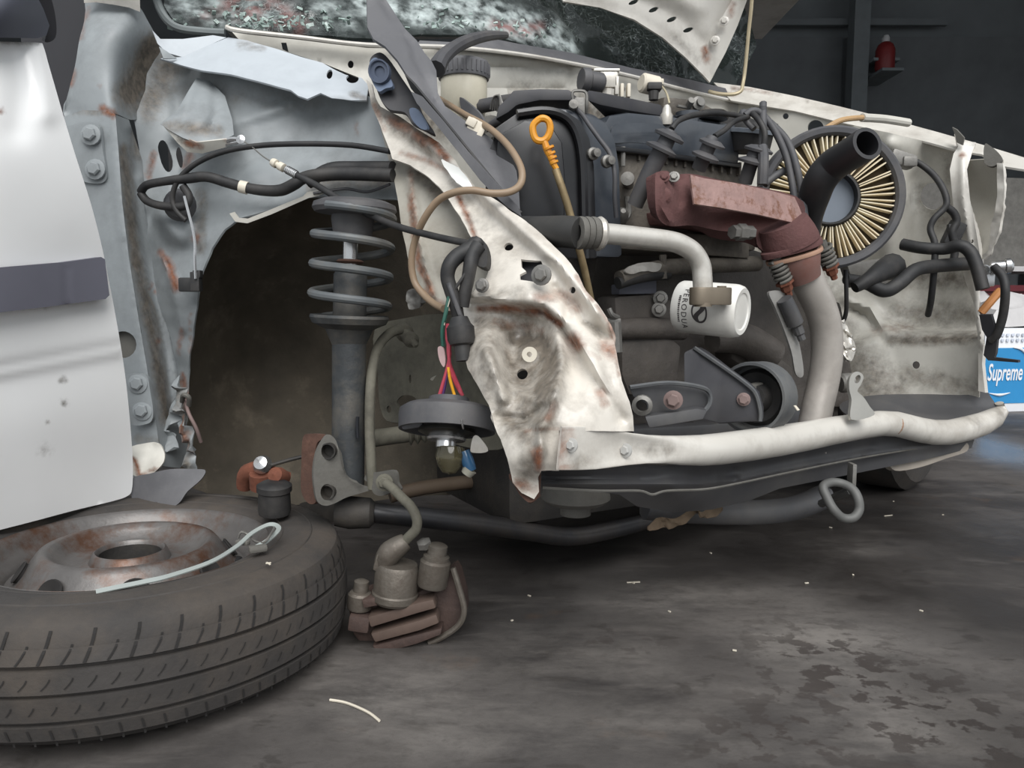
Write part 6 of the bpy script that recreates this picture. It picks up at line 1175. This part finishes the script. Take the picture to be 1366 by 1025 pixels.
so = at(597, 562, .93); sax = Vector((.05, .34, 1)).normalized()
b = MB(); b.lathe(so, sax, [(.024, .012), (.050, .004), (.054, -.012), (.0575, -.012), (.0585, .004), (.0575, .012), (.050, .017), (.030, .020), (.025, .021), (.024, .028), (.010, .030), (0, .030)], 40); b.link('rubber_boot', RUBG, HS)
b = MB(); b.box(at(549, 558, .92), (.026, .014, .024), Matrix.Rotation(-.15, 3, 'Y'), .004); b.link('boot_tab', PLG, HS)
for x, y in ((592, 530), (602, 532), (616, 532)): MB().tube([at(x, y, .935), at(x, y + 10, .935)], .004, 8, 1).link('terminal', BLUEG, HS)
b = MB(); b.lathe(so, -sax, [(0, .010), (.034, .010), (.034, .014), (.020, .020), (.018, .020)], 28); b.link('reflector_collar', mat('collar_dark', (60, 58, 54), .3, .6), HS)
b = MB(); b.lathe(so, -sax, [(.0, .018), (.0225, .018), (.0235, .021), (.0225, .0235), (.012, .0245), (.012, .032), (.0, .032)], 28); b.link('bulb_flange', STEEL, HS)
GL = mat('bulb_glass_tint', (110, 104, 80), .1, var=.1); GL.node_tree.nodes['Principled BSDF'].inputs['Transmission Weight'].default_value = .7
b = MB(); b.lathe(so + sax * -.032 + Vector((.006, 0, 0)), -sax, [(0, 0), (.016, 0), (.018, .010), (.014, .022), (.008, .030), (0, .032)], 18); b.link('bulb', GL, HS)
b = MB(); b.tube([at(619, 602, .915), at(624, 616, .913), at(628, 628, .912)], [.007, .008, .007], 12, 2); b.link('bulb_tip', mat('blue_glass', (44, 78, 108), .15), HS)
b = MB(); b.tube([at(627, 626, .912), at(622, 633, .912)], [.009, .007], 12, 1); b.link('bulb_cap', mat('cap_grey', (146, 144, 132), .5), HS)
panel('foil_tag', ALU, HS, [(632, 582), (640, 584), (651, 602), (630, 604), (628, 596)], [(632, 582, .905), (651, 602, .9), (630, 604, .905)], step=3, thick=.001)
MB().tube([at(616, 560, .875), at(617, 568, .876), at(618, 572, .88)], .0012, 5).link('spring_clip', STEEL, HS)

# round air filter element leaning in the far corner of the bay
AFO = at(1108, 264, 1.37); aax = Vector((-.14, -1, .02)).normalized()
AF = root('air_filter', AFO - Vector((0, 0, .125)), 'round pleated dusty air filter element leaning in the far corner of the bay', 'air filter')
ar = (UP - aax * UP.dot(aax)).normalized(); ar2 = aax.cross(ar)
disc('outer_ring', RUBG, AF, AFO, aax, [(.104, -.01), (.104, .004), (.108, .009), (.116, .010), (.120, .006), (.121, -.03), (.104, -.03)], 64)
disc('inner_ring', RUB, AF, AFO, aax, [(.050, -.002), (.0455, .008), (.0425, .008), (.0415, .002), (.0415, -.02), (.050, -.02)], 48)
disc('core_disc', FCORE, AF, AFO, aax, [(0, -.012), (.0415, -.012), (.0415, -.018), (0, -.018)], 40, label='blue grey centre disc')
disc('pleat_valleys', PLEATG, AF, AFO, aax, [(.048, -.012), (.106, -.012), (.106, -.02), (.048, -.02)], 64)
NP = 62
for k in range(NP):
    a = 2 * math.pi * k / NP + .02 * math.sin(k * 2.3); d1 = ar * math.cos(a) + ar2 * math.sin(a); d2 = aax.cross(d1); a2 = a + random.uniform(-.02, .02)
    e1 = ar * math.cos(a2) + ar2 * math.sin(a2)
    V = [AFO + d1 * .049 + d2 * .0008, AFO + d1 * .049 - d2 * .0008, AFO + e1 * .103 - d2 * .0011, AFO + e1 * .103 + d2 * .0011]
    hi_ = [p + aax * (.003 + .0012 * math.sin(k)) for p in V]; lo_ = [V[0] + d2 * .0004 - aax * .013, V[1] - d2 * .0004 - aax * .013, V[2] - d2 * .0008 - aax * .013, V[3] + d2 * .0008 - aax * .013]
    b = MB().add(hi_ + lo_, [(0, 1, 2, 3), (4, 5, 1, 0), (5, 6, 2, 1), (6, 7, 3, 2), (7, 4, 0, 3)])
    b.link('pleat', PLEAT, AF, smooth=False)
# radiator hose stub
b = MB(); rh = [(1076, 318, 1.31), (1078, 290, 1.29), (1086, 262, 1.26), (1096, 238, 1.235), (1112, 220, 1.22), (1134, 206, 1.185), (1156, 192, 1.15)]
P = [at(*p) for p in rh]; b.tube(P, [.021, .0225, .024, .0245, .0245, .0238, .0238], 24, 6, caps=False)
ea = (P[-1] - P[-2]).normalized(); b.lathe(P[-1], ea, [(.0238, 0), (.0236, .002), (.0180, .002), (.0175, -.05), (0, -.05)], 24)
tag(b.link('radiator_hose', mat('hose_black', (38, 38, 40), .5, var=.2, grime=((72, 68, 64), .5)), None), 'black bent radiator hose stub with open end before the air filter', 'hose')
b = MB(); b.tube([at(*p) for p in [(1074, 200, 1.50), (1088, 184, 1.50), (1104, 170, 1.51), (1124, 160, 1.52), (1150, 157, 1.56)]], .0052, 10); tag(b.link('fuel_hose', mat('amber_hose', (176, 144, 104), .45), None), 'amber fuel hose curving out above the air filter', 'hose')
b = MB(); b.tube([at(*p) for p in [(1150, 157, 1.56), (1180, 159, 1.60), (1212, 164, 1.63)]], .008, 10); b.link('hose_stub', BAYP, CAR)

# hoses and leads on the far side of the bay
def far(name, lab, pts, r, m=RUB, cat='hose'): tag(wire(name, m, None, pts, r, 12), lab, cat)
far('heater_hose', 'upper black heater hose running into the far headlamp support', [(1204, 326, 1.58), (1230, 331, 1.55), (1260, 332, 1.53), (1280, 328, 1.51), (1294, 336, 1.50), (1303, 356, 1.49), (1311, 386, 1.48)], .0118)
far('heater_hose', 'lower thick black hose sagging below the air filter', [(1128, 372, 1.46), (1156, 378, 1.47), (1180, 388, 1.47), (1200, 378, 1.48), (1222, 360, 1.5), (1250, 355, 1.53), (1292, 352, 1.57)], [.010, .012, .013, .013, .013, .013, .013])
far('hose_elbow', 'dark hose elbow with open end under the air filter', [(1140, 384, 1.45), (1160, 372, 1.46), (1176, 362, 1.49), (1190, 356, 1.53)], [.010, .014, .02, .026])
far('lamp_wire', 'thin black wire looping down the inside of the far wing', [(1204, 214, 1.62), (1222, 216, 1.60), (1244, 232, 1.58), (1258, 252, 1.56), (1263, 270, 1.55), (1258, 280, 1.55), (1246, 292, 1.55), (1241, 306, 1.55), (1247, 326, 1.54), (1246, 360, 1.54), (1242, 400, 1.56), (1238, 420, 1.6)], .0062, RUB, 'wire')
far('relay_wire', 'short black wire cluster beside the far headlamp support', [(1262, 276, 1.56), (1272, 284, 1.56), (1276, 296, 1.56), (1270, 310, 1.56), (1274, 330, 1.56), (1272, 348, 1.56)], .0075, RUB, 'wire')
b = MB(); b.box(at(1272, 312, 1.57), (.03, .02, .05), Matrix.Rotation(.4, 3, 'Y'), .005).box(at(1268, 306, 1.565), (.012, .01, .02), None, .002); tag(b.link('relay', RUB, None), 'black relay block clipped behind the far headlamp support', 'relay')
b = MB(); b.box(at(1201, 213, 1.60), (.05, .03, .028), Matrix.Rotation(.3, 3, 'Y'), .006).box(at(1212, 216, 1.59), (.028, .02, .02), None, .004); tag(b.link('washer_pump', DULLST, None), 'small grimy motor block at the top of the far strut tower', 'motor')
slab('battery_tray_edge', DULLST, ENG, [(1130, 352), (1180, 345), (1186, 352), (1186, 380), (1140, 384)], .05, .02, .004)
wire('clutch_wire', RUB, ENG, [(1128, 360, 1.40), (1129, 390, 1.40), (1128, 420, 1.42), (1118, 440, 1.44)], .004)
panel('foil_wrap', ALU, ENG, [(1118, 430), (1128, 432), (1136, 450), (1142, 466), (1136, 480), (1124, 472), (1118, 450)], [(1118, 430, 1.33), (1142, 466, 1.34), (1124, 475, 1.32)], step=3, thick=.006, crumple=.012, cscale=70)
slab('gearbox', BLOCK, ENG, [(1095, 395), (1124, 402), (1130, 440), (1138, 490), (1150, 545), (1100, 545)], .10, .12, .014)

# specks of litter on the floor
rng = random.Random(9)
specks = [(1148, 664), (1258, 687), (1138, 767), (1076, 778), (948, 738), (845, 777), (893, 816), (1229, 815), (683, 828), (1185, 688), (980, 868), (706, 795), (845, 778), (1192, 669), (1108, 704)]
for i, (x, y) in enumerate(specks):
    p = floor_at(x, y, .0015); l_ = rng.uniform(.003, .007) if i not in (5, 9) else .022
    o = MB().box(p, (l_, .0024, .0016), Matrix.Rotation(rng.uniform(0, 3), 3, 'Z')).link('litter_flake', CREAM, None, smooth=False)
    tag(o, 'tiny pale flake of litter scattered on the dark stained floor', 'litter', 'pale litter flakes on the floor')
MB_ = MB().tube([floor_at(440, 934, .002), floor_at(462, 938, .002), floor_at(490, 950, .002), floor_at(506, 962, .002)], .0016, 6); tag(MB_.link('wire_offcut', CREAM, None), 'thin pale wire offcut curled on the floor before the wheel', 'wire')
